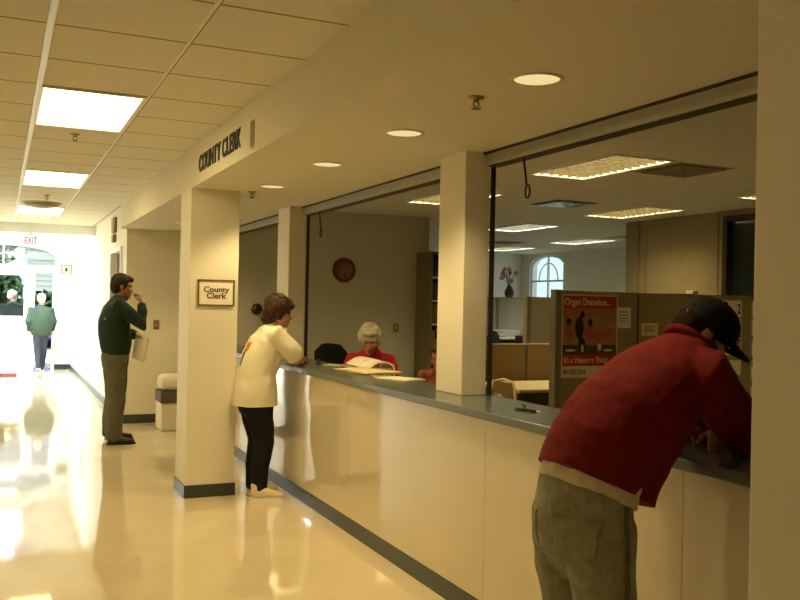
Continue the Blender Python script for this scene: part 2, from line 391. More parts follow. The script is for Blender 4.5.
# office lights: recessed troffers with egg-crate louvres
def louvre_light(x, y, m, label, group=None):
    t = thing('ceiling_light', label, 'light', (x, y, HC), group=group); a, b = .294, .595
    finish('frame', B((-a, -a+.02, -b, b, -.012, .03), (a-.02, a, -b, b, -.012, .03), (-a+.02, a-.02, -b, -b+.02, -.012, .03), (-a+.02, a-.02, b-.02, b, -.012, .03)), M['white'], t)
    finish('lamp_panel', B((-a+.02, a-.02, -b+.02, b-.02, .06, .07)), m, t)
    bm = bmesh.new()
    for k in range(1, 6): box(bm, -a+k*2*a/6-.004, -a+k*2*a/6+.004, -b+.02, b-.02, -.008, .05)
    for k in range(1, 12): box(bm, -a+.02, a-.02, -b+k*2*b/12-.004, -b+k*2*b/12+.004, -.0075, .05)
    finish('louvre_grid', bm, M['louvre'], t)
HOLES = []
for (x, y, far, lab) in ((4.60, 6.04, 0, 'office ceiling light beside the dark square vent'), (7.09, 8.60, 0, 'office ceiling light before the olive inner office wall'),
                    (4.56, 8.58, 0, 'office ceiling light partly hidden behind the counter column'), (7.09, 11.15, 1, 'office ceiling light to the upper left of the arched window'),
                    (9.40, 12.77, 1, 'small far ceiling light above the arched window'), (7.28, 6.23, 0, 'office ceiling light cut by the near pillar'),
                    (4.60, 2.5, 0, 'office ceiling light outside the picture'), (7.09, 3.2, 0, 'office ceiling light outside the picture'),
                    (9.40, 15.3, 1, 'office ceiling light outside the picture')):
    louvre_light(x, y, M['emit_far'] if far else M['emit_office'], lab, 'office lights out of view' if 'outside' in lab else None); HOLES.append((x, y))
def holed_ceiling(x0, x1, y0, y1):
    """the ceiling slab with openings for the recessed lights"""
    xs = sorted({x0, x1, *[h[0]+s*.294 for h in HOLES for s in (-1, 1)]}); ys = sorted({y0, y1, *[h[1]+s*.595 for h in HOLES for s in (-1, 1)]}); bm = bmesh.new()
    for a, b in zip(xs, xs[1:]):
        for c, d in zip(ys, ys[1:]):
            if not any(abs((a+b)/2-h[0]) < .294 and abs((c+d)/2-h[1]) < .595 for h in HOLES): box(bm, a, b, c, d, HC, HC+.1)
    bmesh.ops.remove_doubles(bm, verts=bm.verts, dist=1e-5); box(bm, x0, x1, y0, y1, HC+.1, HC+.12)
    return bm
struct(finish('ceiling_office', holed_ceiling(2.66, 11.1, -3.2, 17.2), M['otile']), 'office ceiling of square tiles')
def vent(x, y, label, m1, m2, n=7):
    t = thing('ceiling_vent', label, 'vent', (x, y, HC))
    finish('backing', B((-.293, .293, -.29, .29, -.004, .004)), m1, t)
    bm = bmesh.new()
    for k in range(1, n):
        s = .27*k/n
        for q in ((-s-.012, -s+.012, -s, s), (s-.012, s+.012, -s, s), (-s, s, -s-.012, -s+.012), (-s, s, s-.012, s+.012)): box(bm, *q, -.016, -.004)
    finish('louvres', bm, m2, t)
vent(5.29, 5.78, 'dark square ceiling vent beside the office light', M['beiged'], mat('vent_shade', (.20, .16, .10), .6), 9)
vent(5.88, 8.34, 'square ceiling diffuser with shiny louvres in the middle of the office ceiling', mat('vent_dark', (.07, .07, .06), .6), M['chrome'], 4)
vent(9.49, 11.6, 'far square ceiling vent by the corner of the olive wall', M['beiged'], M['shutter'], 5)
vent(8.5, 13.9, 'small far ceiling vent above the flower vase', M['beiged'], M['beiged'], 5)
# recessed downlights
for y, lab in ((2.857, 'largest round downlight, nearest in the soffit'), (4.08, 'second round downlight in the soffit from the near pillar'), (5.245, 'third round downlight in the soffit from the near pillar'),
               (6.47, 'fourth round downlight in the soffit, just before the sign pillar'), (9.99, 'round downlight in the nook beyond the sign pillar')):
    t = thing('downlight', lab, 'light', (1.875, y, SOF))
    bm = bmesh.new(); lathe(bm, [(.088, -.001), (.092, -.007), (.104, -.005), (.106, .004), (.088, .004)], n=32); finish('trim_ring', bm, M['soffit'], t, True)
    bm = bmesh.new(); lathe(bm, [(0, .0), (.05, -.0005), (.089, -.002), (.089, .006), (0, .006)], n=32); finish('lamp_lens', bm, M['emit_down'], t)
    l = bpy.data.lights.new('downlight_beam', 'SPOT'); l.energy = 26; l.color = (1, .74, .33); l.spot_size = radians(125); l.spot_blend = .6; l.shadow_soft_size = .07
    lo = bpy.data.objects.new('downlight_beam', l); C.objects.link(lo); lo.location = (0, 0, -.012); lo.parent = t
# sprinklers
def sprinkler(x, y, z, label):
    t = thing('sprinkler_head', label, 'sprinkler', (x, y, z))
    bm = bmesh.new(); lathe(bm, [(0, .02), (.03, .02), (.034, 0), (.036, -.006), (.014, -.012), (0, -.012)]); finish('escutcheon', bm, M['brass'], t, True)
    bm = bmesh.new(); tube(bm, [(0, 0, -.008), (0, 0, -.022)], .011); tube(bm, [(-.011, 0, -.02), (-.014, 0, -.035), (0, 0, -.05)], .003); tube(bm, [(.011, 0, -.02), (.014, 0, -.035), (0, 0, -.05)], .003)
    lathe(bm, [(0, -.05), (.02, -.05), (.021, -.053), (0, -.053)]); finish('deflector', bm, M['bronze'], t)
sprinkler(.476, 6.825, HC, 'sprinkler head just beyond the nearest hall light')
sprinkler(.476, 11.04, HC, 'sprinkler head between the far hall lights')
sprinkler(1.815, 3.226, SOF, 'sprinkler head under the soffit beside the nearest downlights')
sprinkler(1.823, 6.87, SOF, 'sprinkler head under the soffit by the sign pillar')

# ------------------------------------------------------------------ signs
# blade of lettering on the fascia
t = thing('fascia_sign', 'raised dark capital lettering on the soffit fascia', 'sign', (1.35, 6.02, 2.575))
mxs = face_mx((-.006, -.02, 0), (0, -1, 0), (0, 0, 1))
text_obj('lettering', 'COUNTY CLERK', .178, M['black'], t, mxs, .003, .0022, .90, spacing=1.06)
tt = thing('sign_bracket', 'small beige upright strip beside the raised lettering', 'bracket', (1.35, 5.09, 2.55))
finish('plate', rbox(-.012, 0, -.026, .026, -.085, .085, .003), M['beige'], tt); finish('edge_cap', B((-.015, -.011, -.018, .018, -.075, .075)), M['beiged'], tt)
# framed sign on the pillar
t = thing('framed_sign', 'small gold framed office sign on the square pillar', 'sign', (1.562, 6.92, 1.62))
fw, fh = .146, .104
finish('frame', B((-fw, fw, -.016, 0, fh-.010, fh), (-fw, fw, -.016, 0, -fh, -fh+.010), (-fw, -fw+.010, -.016, 0, -fh+.010, fh-.010), (fw-.010, fw, -.016, 0, -fh+.010, fh-.010)), M['gold'], t)
finish('sign_card', B((-fw+.010, fw-.010, -.007, 0, -fh+.010, fh-.010)), M['paper'], t)
for s, z in (('County', .024), ('Clerk', -.026)):
    text_obj('lettering', s, .062, mat('sign_ink', (.08, .045, .03), .7), t, face_mx((0, -.009, z), (1, 0, 0), (0, 0, 1)), .001, .0012, 1.08)
# exit sign
t = thing('exit_sign', 'lit exit sign with red letters hanging at the lobby beam', 'sign', (.43, 15.28, 2.465))
finish('housing', rbox(-.16, .16, -.03, .03, -.10, .10, .006), M['white'], t)
finish('sign_face', B((-.15, .15, -.034, -.029, -.09, .09)), M['exit'], t)
finish('stem', B((-.03, .03, -.012, .012, .10, .295)), M['white'], t)
text_obj('lettering', 'EXIT', .155, M['exitred'], t, face_mx((0, -.036, 0), (1, 0, 0), (0, 0, 1)), .001, .003, .62)
# plaque near the entry
t = thing('wall_plaque', 'small beige framed plaque with a black emblem beside the entry', 'sign', (1.305, 20.395, 2.18))
finish('frame', B((-.12, .12, -.02, 0, .085, .11), (-.12, .12, -.02, 0, -.11, -.085), (-.12, -.09, -.02, 0, -.085, .085), (.09, .12, -.02, 0, -.085, .085)), mat('plaque_frame', (.19, .15, .09), .5), t)
finish('plaque_face', B((-.09, .09, -.012, 0, -.085, .085)), mat('plaque_card', (.30, .28, .19), .7), t)
bm = bmesh.new(); lathe(bm, [(0, -.055), (.022, -.02), (.028, 0), (.022, .02), (0, .055)], (0, -.014, 0), 12); bmesh.ops.scale(bm, vec=(1, .15, 1), verts=bm.verts, space=Matrix.Translation((0, .014, 0)))
finish('emblem', bm, M['black'], t)
# sconce pair on the right wall
t = thing('wall_sconce', 'brown wall fixture above the dark door', 'sconce', (1.43, 12.55, 2.52))
finish('upper_housing', rbox(-.05, 0, -.13, .13, -.06, .16, .02), M['bronze'], t); finish('lower_housing', rbox(-.05, 0, -.10, .10, -.19, -.075, .02), M['bronze'], t)
# switch plates
def plate(name, x, y, z, axis, label, m):
    t = thing(name, label, 'switch', (x, y, z))
    if axis == 'y': finish('cover_plate', rbox(-.036, .036, -.006, 0, -.06, .06, .003), m, t); finish('toggle', B((-.006, .006, -.018, -.006, -.014, .010)), M['white'], t)
plate('light_switch', 1.81, 11.355, 1.24, 'y', 'beige light switch on the nook wall', M['brass'])
plate('light_switch', 4.87, 10.725, 1.25, 'y', 'small outlet plate on the clock wall right of the white haired clerk', M['beiged'])
# clock and round ornament on the office wall
t = thing('wall_clock', 'dark red round clock on the office wall', 'clock', (4.10, 10.73, 2.0))
RX = Matrix.Rotation(pi/2, 4, 'X')
bm = bmesh.new(); lathe(bm, [(.118, .0), (.122, .03), (.142, .036), (.158, .026), (.162, 0), (.118, 0)], n=40); bmesh.ops.transform(bm, matrix=RX, verts=bm.verts); finish('rim', bm, mat('clock_rim', (.09, .018, .014), .35, .5), t, True)
bm = bmesh.new(); lathe(bm, [(0, .012), (.119, .012), (.119, 0), (0, 0)], n=40); bmesh.ops.transform(bm, matrix=RX, verts=bm.verts); finish('face', bm, mat('clock_face', (.22, .045, .03), .5, col2=(.28, .16, .10), noise_scale=14), t)
bm = bmesh.new(); box(bm, -.003, .003, -.016, -.013, -.01, .085); box(bm, -.06, -.003, -.016, -.013, -.003, .003); finish('hands', bm, M['gold'], t)
t = thing('wall_ornament', 'dark round bowl shaped ornament on the wall behind the woman in the white tee', 'ornament', (2.94, 10.73, 1.466))
bm = bmesh.new(); lathe(bm, [(0, .055), (.03, .052), (.055, .035), (.068, 0), (0, 0)], n=28); bmesh.ops.transform(bm, matrix=RX, verts=bm.verts); finish('dome', bm, mat('dark_glaze', (.03, .018, .012), .18, .6), t, True)
bm = bmesh.new(); lathe(bm, [(.064, 0), (.066, .012), (.076, .010), (.078, 0)], n=28); bmesh.ops.transform(bm, matrix=RX, verts=bm.verts); finish('rim', bm, M['brass'], t, True)
# trash bin in the nook
t = thing('trash_bin', 'beige trash bin with a dark band in the nook past the sign pillar', 'bin', (2.0, 10.75, 0))
bm = rbox(-.24, .24, -.2, .2, 0, .33, .02); finish('body', bm, M['wall'], t)
finish('dark_band', rbox(-.25, .25, -.21, .21, .33, .47, .015), mat('bin_band', (.10, .085, .065), .5), t)
bm = rbox(-.24, .24, -.2, .2, .47, .66, .07); finish('domed_lid', bm, M['wall'], t)
# mat by the door
t = thing('entry_mat', 'dark red striped entry mat on the hall floor', 'mat', (-.1, 18.9, 0))
finish('pile', rbox(-.75, .42, -.42, .42, 0, .014, .004), M['matred'], t); finish('border', B((-.78, -.75, -.45, .45, 0, .010), (.42, .45, -.45, .45, 0, .010), (-.75, .42, -.45, -.42, 0, .010), (-.75, .42, .42, .45, 0, .010)), M['base'], t)

t = thing('wall_rail', 'thin grey upright strip on the right lobby wall before the entry', 'rail', (1.43, 17.0, 1.45)); finish('rail', rbox(-.03, 0, -.02, .02, -.28, .28, .004), M['shutter'], t); [finish('bracket', B((-.012, 0, -.03, .03, z, z+.02)), M['chrome'], t) for z in (-.30, .28)]
# ------------------------------------------------------------------ office panels
def panel(x0, x1, y, z1, fab, label, group=None, seams_at=(), endl=True):
    t = thing('cubicle_panel', label, 'partition', ((x0+x1)/2, y, 0), group=group); o = (x0+x1)/2
    bm = bmesh.new(); ed = [x0] + list(seams_at) + [x1]
    for a, b in zip(ed, ed[1:]): box(bm, a-o+.004, b-o-.004, 0, .06, .10, z1-.012)
    finish('fabric_face', bm, fab, t)
    finish('top_cap', rbox(x0-o, x1-o, -.003, .063, z1-.012, z1, .004), M['ptrim'], t)
    finish('bottom_rail', B((x0-o, x1-o, .005, .055, 0, .10)), M['ptrim'], t)
    for xx in ([x0] if endl else []) + [x1]: finish('post', rbox(xx-o-.03, xx-o+.03, -.008, .068, 0, z1+.004, .006), M['ptrim'], t)
    for xx in seams_at: finish('seam_strip', B((xx-o-.008, xx-o+.008, -.002, .06, .08, z1-.013)), M['track'], t)
    return t
PY = 5.5
panel(3.845, 6.9, PY, 1.692, M['tanfab'], 'tan cubicle panel holding the red poster and the number plates', seams_at=(4.60,))
panel(3.83, 4.52, 6.5, 1.236, M['brownfab'], 'low brown cubicle panel right of the counter column', seams_at=(4.215,), endl=False)
panel(5.53, 6.7, 8.5, 1.68, M['greyfab'], 'grey cubicle panel behind the low brown one')
panel(7.0, 7.82, 13.0, 1.72, M['greyfab'], 'far grey cubicle panel, left one under the flower vase')
panel(7.84, 9.2, 13.0, 1.73, M['greyfab'], 'far grey cubicle panel, right one under the flower vase', endl=False)
# flower vase on the far panel
t = thing('flower_vase', 'brown vase of pale flowers standing on the far grey panel', 'vase', (8.07, 13.03, 1.73))
bm = bmesh.new(); lathe(bm, [(0, 0), (.06, 0), (.085, .06), (.075, .13), (.045, .17), (.055, .20), (.04, .2), (0, .19)]); finish('vase', bm, mat('vase_clay', (.12, .05, .03), .4), t, True)
rs = random.Random(3); bm = bmesh.new(); bf = bmesh.new()
for k in range(9):
    e = V((rs.uniform(-.14, .18), rs.uniform(-.06, .06), rs.uniform(.28, .52))); tube(bm, [(0, 0, .17), (e.x*.4, e.y*.4, .17+(e.z-.17)*.6), e], .004, 6)
    for q in range(5):
        a = q*2*pi/5; ell(bf, e+V((.026*cos(a), .012*sin(a*2), .026*sin(a))), (.022, .014, .022), seg=8)
finish('stems', bm, M['leaf'], t); finish('blossoms', bf, mat('pale_petals', (.62, .38, .32), .7), t)
# poster
t = thing('poster', 'red poster about organ donation pinned on the tan panel', 'poster', (4.135, PY-.003, 1.35))
pw = .262; zt, zb = .312, -.325
finish('sheet', B((-pw, pw, -.003, 0, zb, zt)), M['cream'], t)
def rect(x0, x1, z0, z1, d): return (x0, x1, -.003-d, -.003-d+.0006, z0, z1)
finish('top_band', B(rect(-pw+.01, pw-.01, zt-.105, zt-.01, .0008)), M['red'], t)
finish('picture', B(rect(-pw+.01, pw-.01, -.155, zt-.105, .0007)), mat('poster_photo', (.40, .15, .05), .5, col2=(.55, .26, .09), noise_scale=9), t)
finish('bottom_band', B(rect(-pw+.01, pw-.01, -.235, -.150, .0009)), M['red'], t)
finish('picture_ground', B(rect(-pw+.01, pw-.01, -.150, -.075, .0012), ), mat('poster_ground', (.07, .05, .02), .5), t)
finish('picture_strip', B(rect(-pw+.01, pw-.03, -.075, -.045, .0012)), mat('poster_strip', (.42, .22, .08), .5), t)
def disc(x, z, rx, rz, d, m, n=14):
    bm = bmesh.new(); f = [bm.verts.new((x+rx*cos(2*pi*k/n), -.003-d, z+rz*sin(2*pi*k/n))) for k in range(n)]; bm.faces.new(f); finish('picture_figure', bm, m, t)
PPK = mat('poster_pink', (.50, .12, .09), .5)
for x, z, rx, rz in ((-.20, .025, .035, .06), (.0, .02, .04, .07), (.07, -.01, .04, .035), (.16, .005, .075, .022), (.19, .045, .055, .015)): disc(x, z, rx, rz, .0018, PPK)
for x, z, rx, rz in ((-.10, .06, .040, .085), (-.085, -.06, .022, .06), (-.06, -.075, .018, .05), (-.20, .105, .022, .027), (.0, .10, .022, .027), (-.075, .158, .022, .027)): disc(x, z, rx, rz, .0022, M['black'])
for x, z, rx, rz in ((-.07, -.10, .014, .03), (.09, -.09, .02, .03), (-.18, -.115, .05, .01), (.17, -.115, .05, .01)): disc(x, z, rx, rz, .0026, M['cream'])
for s, z, sz, m, sx in (('Organ Donation...', zt-.058, .074, M['cream'], .80), ("It's a Volunteer Thing!", -.193, .062, M['cream'], .74), ('801.582.5534', -.282, .052, M['brownfab'], .72)):
    bold = .0016 if m is M['cream'] else .001
    text_obj('lettering', s, sz, m, t, face_mx((-pw+.02, -.0048, z), (1, 0, 0), (0, 0, 1)), .0004, bold, sx, align='LEFT')
# notes on the panel
def note(x, z, w, h, label, m):
    t = thing('paper_note', label, 'note', (x, PY-.003, z)); finish('sheet', B((-w, w, -.002, 0, -h, h)), m, t)
    bm = B(*[(-w*.7, w*rs.uniform(.3, .7), -.0028, -.002, h*k-.004, h*k+.004) for k in (.55, .25, -.05, -.35)]); finish('printed_lines', bm, M['ptrim'], t)
note(4.46, 1.49, .068, .082, 'pale paper note pinned right beside the red poster', M['paper'])
note(4.72, 1.40, .085, .05, 'tan paper note pinned above the shoulder of the man in red', M['cream'])
# number plates on the panel
def nplate(xr, z, h, txt, label, band=None, w=.30):
    t = thing('number_plate', label, 'plate', (xr-w/2, PY-.004, z)); h2 = h/2
    finish('plate', rbox(-w/2, w/2, -.004, 0, -h2, h2, .0018), M['paper'], t)
    finish('rim', B((-w/2, w/2, -.006, -.003, h2-.006, h2), (-w/2, w/2, -.006, -.003, -h2, -h2+.006), (-w/2, -w/2+.006, -.006, -.003, -h2, h2), (w/2-.006, w/2, -.006, -.003, -h2, h2)), M['beige'], t)
    if band: finish('band', B((-w/2+.01, w/2-.01, -.0055, -.004, h2-.04, h2-.012)), band, t)
    if txt: text_obj('lettering', txt, .115, M['black'], t, face_mx((w/2-.015, -.0052, -.014 if band else -.004), (1, 0, 0), (0, 0, 1)), .0006, .002, .62, align='RIGHT')
nplate(5.70, 1.58, .145, '2', 'topmost number plate beside the cap, ending in 2')
nplate(5.70, 1.425, .145, '3', 'second number plate from the top beside the cap, under the one ending in 2')
nplate(5.70, 1.265, .150, '179', 'number plate ending in 179 with a red band', M['red'])
nplate(5.70, 1.085, .13, '', 'lowest number plate beside the red shoulder, blank edge showing')
for z, h, b, lab in ((1.575, .15, None, 'topmost number plate at the edge of the near pillar'), (1.42, .145, None, 'second number plate down at the edge of the near pillar'),
               (1.25, .13, None, 'third number plate down at the edge of the near pillar'), (1.06, .16, M['red'], 'number plate with a red mark at the edge of the near pillar'), (.90, .14, M['gold'], 'lowest yellowish number plate at the edge of the near pillar')):
    nplate(6.03, z, h, '', lab, b, .22)
t = thing('panel_hook', 'small beige clip on top of the tan panel above the cap', 'clip', (5.18, PY+.03, 1.692)); finish('clip', rbox(-.03, .03, -.045, .04, 0, .03, .006), M['beige'], t); finish('tongue', B((-.02, .02, -.05, -.044, -.03, .02)), M['chrome'], t)
# ------------------------------------------------------------------ desks, chairs, monitors
def desk(x0, x1, y0, y1, z, label):
    t = thing('desk', label, 'desk', ((x0+x1)/2, (y0+y1)/2, 0)); a, b = (x1-x0)/2, (y1-y0)/2
    finish('desktop', rbox(-a, a, -b, b, z-.03, z, .006), M['desk'], t)
    for sx in (-1, 1): finish('end_panel', B((sx*a-.012*sx-.012, sx*a-.012*sx+.012, -b+.03, b-.03, 0, z-.03)), M['ptrim'], t)
    finish('back_panel', B((-a+.024, a-.024, b-.05, b-.03, .2, z-.03)), M['ptrim'], t)
desk(2.64, 2.95, 5.75, 7.0, .88, 'beige work desk behind the counter in front of the white haired clerk')
desk(2.64, 2.95, 3.35, 5.0, .86, 'beige work desk behind the counter right of the counter column')
desk(3.65, 4.75, 5.72, 6.42, .92, 'beige desk between the tan panel and the low brown panel')
desk(7.3, 9.3, 12.3, 12.95, 1.05, 'far pale desk below the grey panels')
def chair(x, y, rz, fab, label, zt=1.10, w=.25):
    t = thing('office_chair', label, 'chair', (x, y, 0), rz)
    bm = bmesh.new(); loft(bm, [(-.22, 0, zt-.42), (-.24, 0, zt-.25), (-.25, 0, zt-.10), (-.245, 0, zt-.03)], [(w*.7, .03), (w, .035), (w*.98, .035), (w*.62, .025)], (0, 1, 0), 20); me = remesh(bm, .012, 3); mobj('backrest', me, fab, t)
    bm = bmesh.new(); loft(bm, [(-.2, 0, .47), (0, 0, .48), (.22, 0, .47)], [(.2, .04), (.24, .045), (.2, .04)], (0, 1, 0), 20); mobj('seat', remesh(bm, .012, 3), fab, t)
    bm = bmesh.new(); tube(bm, [(-.1, 0, .44), (-.27, 0, .46), (-.285, 0, zt-.3)], .02); finish('back_bracket', bm, M['black'], t)
    bm = bmesh.new(); tube(bm, [(0, 0, .07), (0, 0, .44)], .025); finish('gas_column', bm, M['black'], t)
    for k in range(5):
        a = 2*pi*k/5; bm = bmesh.new(); tube(bm, [(0, 0, .10), (.28*cos(a), .28*sin(a), .075)], .018); l = finish('leg', bm, M['black'], t)
        bm = bmesh.new(); ell(bm, (.28*cos(a), .28*sin(a), .03), (.03, .03, .03), seg=10); finish('caster', bm, M['black'], l)
    return t
chair(3.24, 8.26, radians(20), M['blackfab'], 'black office chair behind the counter left of the white haired clerk', 1.17, .27)
chair(3.42, 4.15, radians(35), M['blackfab'], 'black office chair below the red poster beside the man in the red sweater', 1.13, .27)
chair(7.25, 11.75, radians(-60), M['bluefab'], 'far dark blue office chair by the pale desk', 1.19, .20)
# light rimmed paper trays that look over the counter edge
def tray(x, y, z, rz, label, w=.17, h=.16, lean=.05):
    t = thing('file_rack', label, 'rack', (x, y, z), rz)
    bm = bmesh.new()
    tube(bm, [(0, -w, 0), (-lean, -w*.9, h*.97), (-lean*1.1, -w*.2, h+.012), (-lean, w*.55, h), (-lean*.8, w*.75, h-.03), (0, w*1.3, 0)], .008, 8)
    finish('wire_frame', bm, M['cream'], t)
    q = [(0, -w+.006, .004), (-lean, -w*.9+.006, h*.97), (-lean, w*.55, h-.006), (-lean*.8, w*.73, h-.035), (0, w*1.26, .004)]
    bm = bmesh.new(); f = [bm.verts.new(x) for x in q]; g = [bm.verts.new((x[0]-.006, x[1], x[2])) for x in q]
    bm.faces.new(f); bm.faces.new(list(reversed(g)))
    for k in range(5): bm.faces.new((f[k], g[k], g[(k+1) % 5], f[(k+1) % 5]))
    bmesh.ops.recalc_face_normals(bm, faces=bm.faces); finish('folder', bm, M['brownfab'], t)
    finish('base_plate', B((-.12, .10, -w, w, -.003, .004)), M['beige'], t)
tray(2.86, 4.72, .86, radians(183), 'tan file rack with a pale rim behind the counter, right of the column', .15, .225)
tray(2.80, 6.40, .88, radians(183), 'tan file rack with a pale rim right of the white haired clerk', .15, .19)
t = thing('file_holder', 'narrow pale upright file holder hard against the counter column', 'rack', (2.80, 4.98, .86))
bm = bmesh.new(); tube(bm, [(0, .06, 0), (0, .05, .2), (0, .03, .29), (0, -.02, .18), (0, -.07, .0)], .008); finish('wire_frame', bm, M['cream'], t); finish('folder', B((-.004, .004, -.05, .05, 0, .17)), M['cream'], t)
t = thing('tissue_wad', 'crumpled white tissue behind the counter by the file rack', 'tissue', (2.70, 4.47, .88))
bm = bmesh.new(); ell(bm, (0, 0, .10), (.045, .05, .06)); ell(bm, (.02, -.04, .08), (.04, .05, .04)); me = remesh(bm, .008, 1); wrinkle(me, .012, 30); mobj('tissue', me, M['paper'], t); finish('box', rbox(-.06, .06, -.11, .11, -.02, .075, .006), M['cream'], t)
t = thing('desk_caddy', 'small dark pen cup on the desk by the tan panel', 'cup', (4.62, 6.1, .92)); bm = bmesh.new(); lathe(bm, [(0, 0), (.04, 0), (.045, .11), (.04, .11), (.036, .01), (0, .01)]); finish('cup', bm, M['black'], t, True)
bm = bmesh.new(); tube(bm, [(0, 0, .02), (.02, .01, .15)], .004); tube(bm, [(0, 0, .02), (-.02, .01, .14)], .004); finish('pens', bm, M['dwood'], t)
# far desk clutter
t = thing('paper_pile', 'white pile of papers on the far pale desk', 'papers', (7.78, 12.6, 1.05)); bm = bmesh.new()
for k in range(9):
    mx = Matrix.Rotation(rs.uniform(-.3, .3), 4, 'Z'); box(bm, -.17, .17, -.14, .14, .014*k, .014*k+.013, mx)
finish('sheets', bm, M['paper'], t)
t = thing('cabinet', 'far black two-drawer cabinet beside the pale desk', 'cabinet', (7.92, 11.98, 0)); finish('body', rbox(-.25, .25, -.2, .2, 0, 1.10, .008), M['black'], t)
for z in (.25, .66):
    dr = finish('drawer', B((-.23, .23, -.215, -.2, z-.18, z+.18)), M['black'], t); finish('handle', B((-.06, .06, -.228, -.215, z-.01, z+.01)), M['chrome'], dr)
# bookcase
t = thing('bookcase', 'tall olive bookcase with dark shelves at the right end of the clock wall', 'bookcase', (5.50, 10.44, 0))
hx, hy, hz = .37, .23, 2.267
OL = mat('olive_metal', (.16, .145, .09), .5)
finish('side_panel', B((-hx, -hx+.02, -hy, hy, 0, hz)), OL, t); finish('side_panel', B((hx-.02, hx, -hy, hy, 0, hz)), OL, t)
finish('top_panel', B((-hx+.02, hx-.02, -hy, hy, hz-.02, hz)), OL, t); finish('back_panel', B((-hx+.02, hx-.02, hy-.012, hy, 0, hz-.02)), M['track'], t)
zz = [.06+.31*k for k in range(7)]
for z in zz: finish('shelf', B((-hx+.02, hx-.02, -hy, hy-.012, z, z+.018)), M['beige'], t)
bw = []
for z in zz[2:7]:
    x = -hx+.03; n = 0
    while x < hx-.12 and n < 9:
        wd = rs.uniform(.03, .06); hh = rs.uniform(.17, .26)
        if z+.018+hh < hz-.025: bw.append((x, wd, z+.018, hh))
        x += wd+.004; n += 1
cols = [(.03, .02, .02), (.08, .05, .03), (.04, .05, .06), (.12, .04, .03), (.20, .16, .09)]
bmats = [mat('binder_cloth', c, .7) for c in cols]
for i, (x, wd, z, hh) in enumerate(bw):
    o = finish('binder', B((0, wd, -.14, .12, 0, hh)), bmats[i % 5]); o.location = (5.50+x, 10.44-.05, z); tag(o, 'dark binder standing on a shelf of the olive bookcase', 'binder', 'binders in the olive bookcase')
# ------------------------------------------------------------------ things on the counter
ZC = 1.043
def pen(x, y, a, l, label):
    t = thing('pen', label, 'pen', (x, y, ZC), a)
    bm = bmesh.new(); loft(bm, [(-l/2, 0, .008), (l/2-.02, 0, .008)], [.0078]*2, n=10); finish('barrel', bm, M['black'], t, True)
    bm = bmesh.new(); loft(bm, [(l/2-.015, 0, .008), (l/2+.012, 0, .007)], [.006, .002], n=10); finish('tip', bm, M['chrome'], t, True)
    finish('clip', B((-l/2, -l/2+.045, -.002, .002, .0155, .0185)), M['chrome'], t)
pen(2.36, 3.62, radians(-75), .15, 'black pen on the counter nearest its front edge')
pen(2.43, 3.75, radians(-110), .10, 'small black pen on the counter farther from its front edge')
def sheet_stack(name, label, cat, x, y, z, rz, w, l, n, m, jitter=.05, tilt=None):
    t = thing(name, label, cat, (x, y, z), rz); r2 = random.Random(int(x*100+y*10))
    bm = bmesh.new()
    for k in range(n): box(bm, -w, w, -l, l, .0035*k, .0035*k+.003, Matrix.Rotation(r2.uniform(-jitter, jitter), 4, 'Z'))
    if tilt: bmesh.ops.transform(bm, matrix=tilt, verts=bm.verts)
    finish('sheets', bm, m, t); return t
sheet_stack('paper_stack', 'cream paper stack on the counter before the white haired clerk', 'papers', 2.52, 6.05, ZC, radians(12), .14, .24, 5, M['cream'], .12)
t = thing('ledger', 'open curved cream ledger propped before the white haired clerk', 'book', (2.66, 6.42, ZC+.012), radians(8))
bm = bmesh.new(); n = 10; top = []; bot = []
for k in range(n+1):
    a = k/n; xx = -.08+.20*a; z = .035*sin(pi*a)*.8+.04*a
    top.append([bm.verts.new((xx, yy, z+.012+.01*sin(yy*9))) for yy in (-.17, -.08, .02, .10, .18)]); bot.append([bm.verts.new((xx, yy, z-.004+.01*sin(yy*9))) for yy in (-.17, -.08, .02, .10, .18)])
for a, b, fl in ((top[:-1], top[1:], 0), (bot[:-1], bot[1:], 1)):
    for r0, r1 in zip(a, b):
        for j in range(4): bm.faces.new((r0[j], r1[j], r1[j+1], r0[j+1]) if fl == 0 else (r0[j], r0[j+1], r1[j+1], r1[j]))
for j in range(4):
    bm.faces.new((top[0][j], top[0][j+1], bot[0][j+1], bot[0][j])); bm.faces.new((top[-1][j+1], top[-1][j], bot[-1][j], bot[-1][j+1]))
for r0, r1 in zip(range(n), range(1, n+1)):
    bm.faces.new((top[r0][0], bot[r0][0], bot[r1][0], top[r1][0])); bm.faces.new((top[r0][4], top[r1][4], bot[r1][4], bot[r0][4]))
bmesh.ops.recalc_face_normals(bm, faces=bm.faces); finish('pages', bm, M['paper'], t, True)
bm = bmesh.new(); ell(bm, (-.0, .0, .047), (.022, .04, .004)); finish('red_stamp', bm, M['red'], t)
finish('cover', B((-.09, .13, -.18, .19, -.012, -.004)), M['cream'], t)
t = thing('clipboard', 'pale clipboard on the counter next to the column, left side', 'clipboard', (2.50, 5.42, ZC), radians(20))
finish('board', rbox(-.10, .10, -.15, .15, 0, .008, .003), M['beige'], t); finish('sheet', B((-.09, .09, -.13, .12, .008, .011)), M['paper'], t); finish('clip', rbox(-.03, .03, .115, .145, .008, .02, .004), M['chrome'], t)
t = thing('stapler', 'small dark stapler on the counter near the woman in the white tee', 'stapler', (2.47, 7.02, ZC), radians(60)); finish('base', rbox(-.06, .06, -.014, .014, 0, .012, .004), M['black'], t); finish('arm', rbox(-.055, .055, -.012, .012, .016, .034, .006), M['black'], t); finish('hinge', B((-.056, -.045, -.011, .011, .01, .02)), M['chrome'], t)
sheet_stack('paper_stack', 'small pale forms on the counter right of the woman in the white tee', 'papers', 2.50, 6.68, ZC, radians(40), .05, .09, 4, M['beige'], .2)
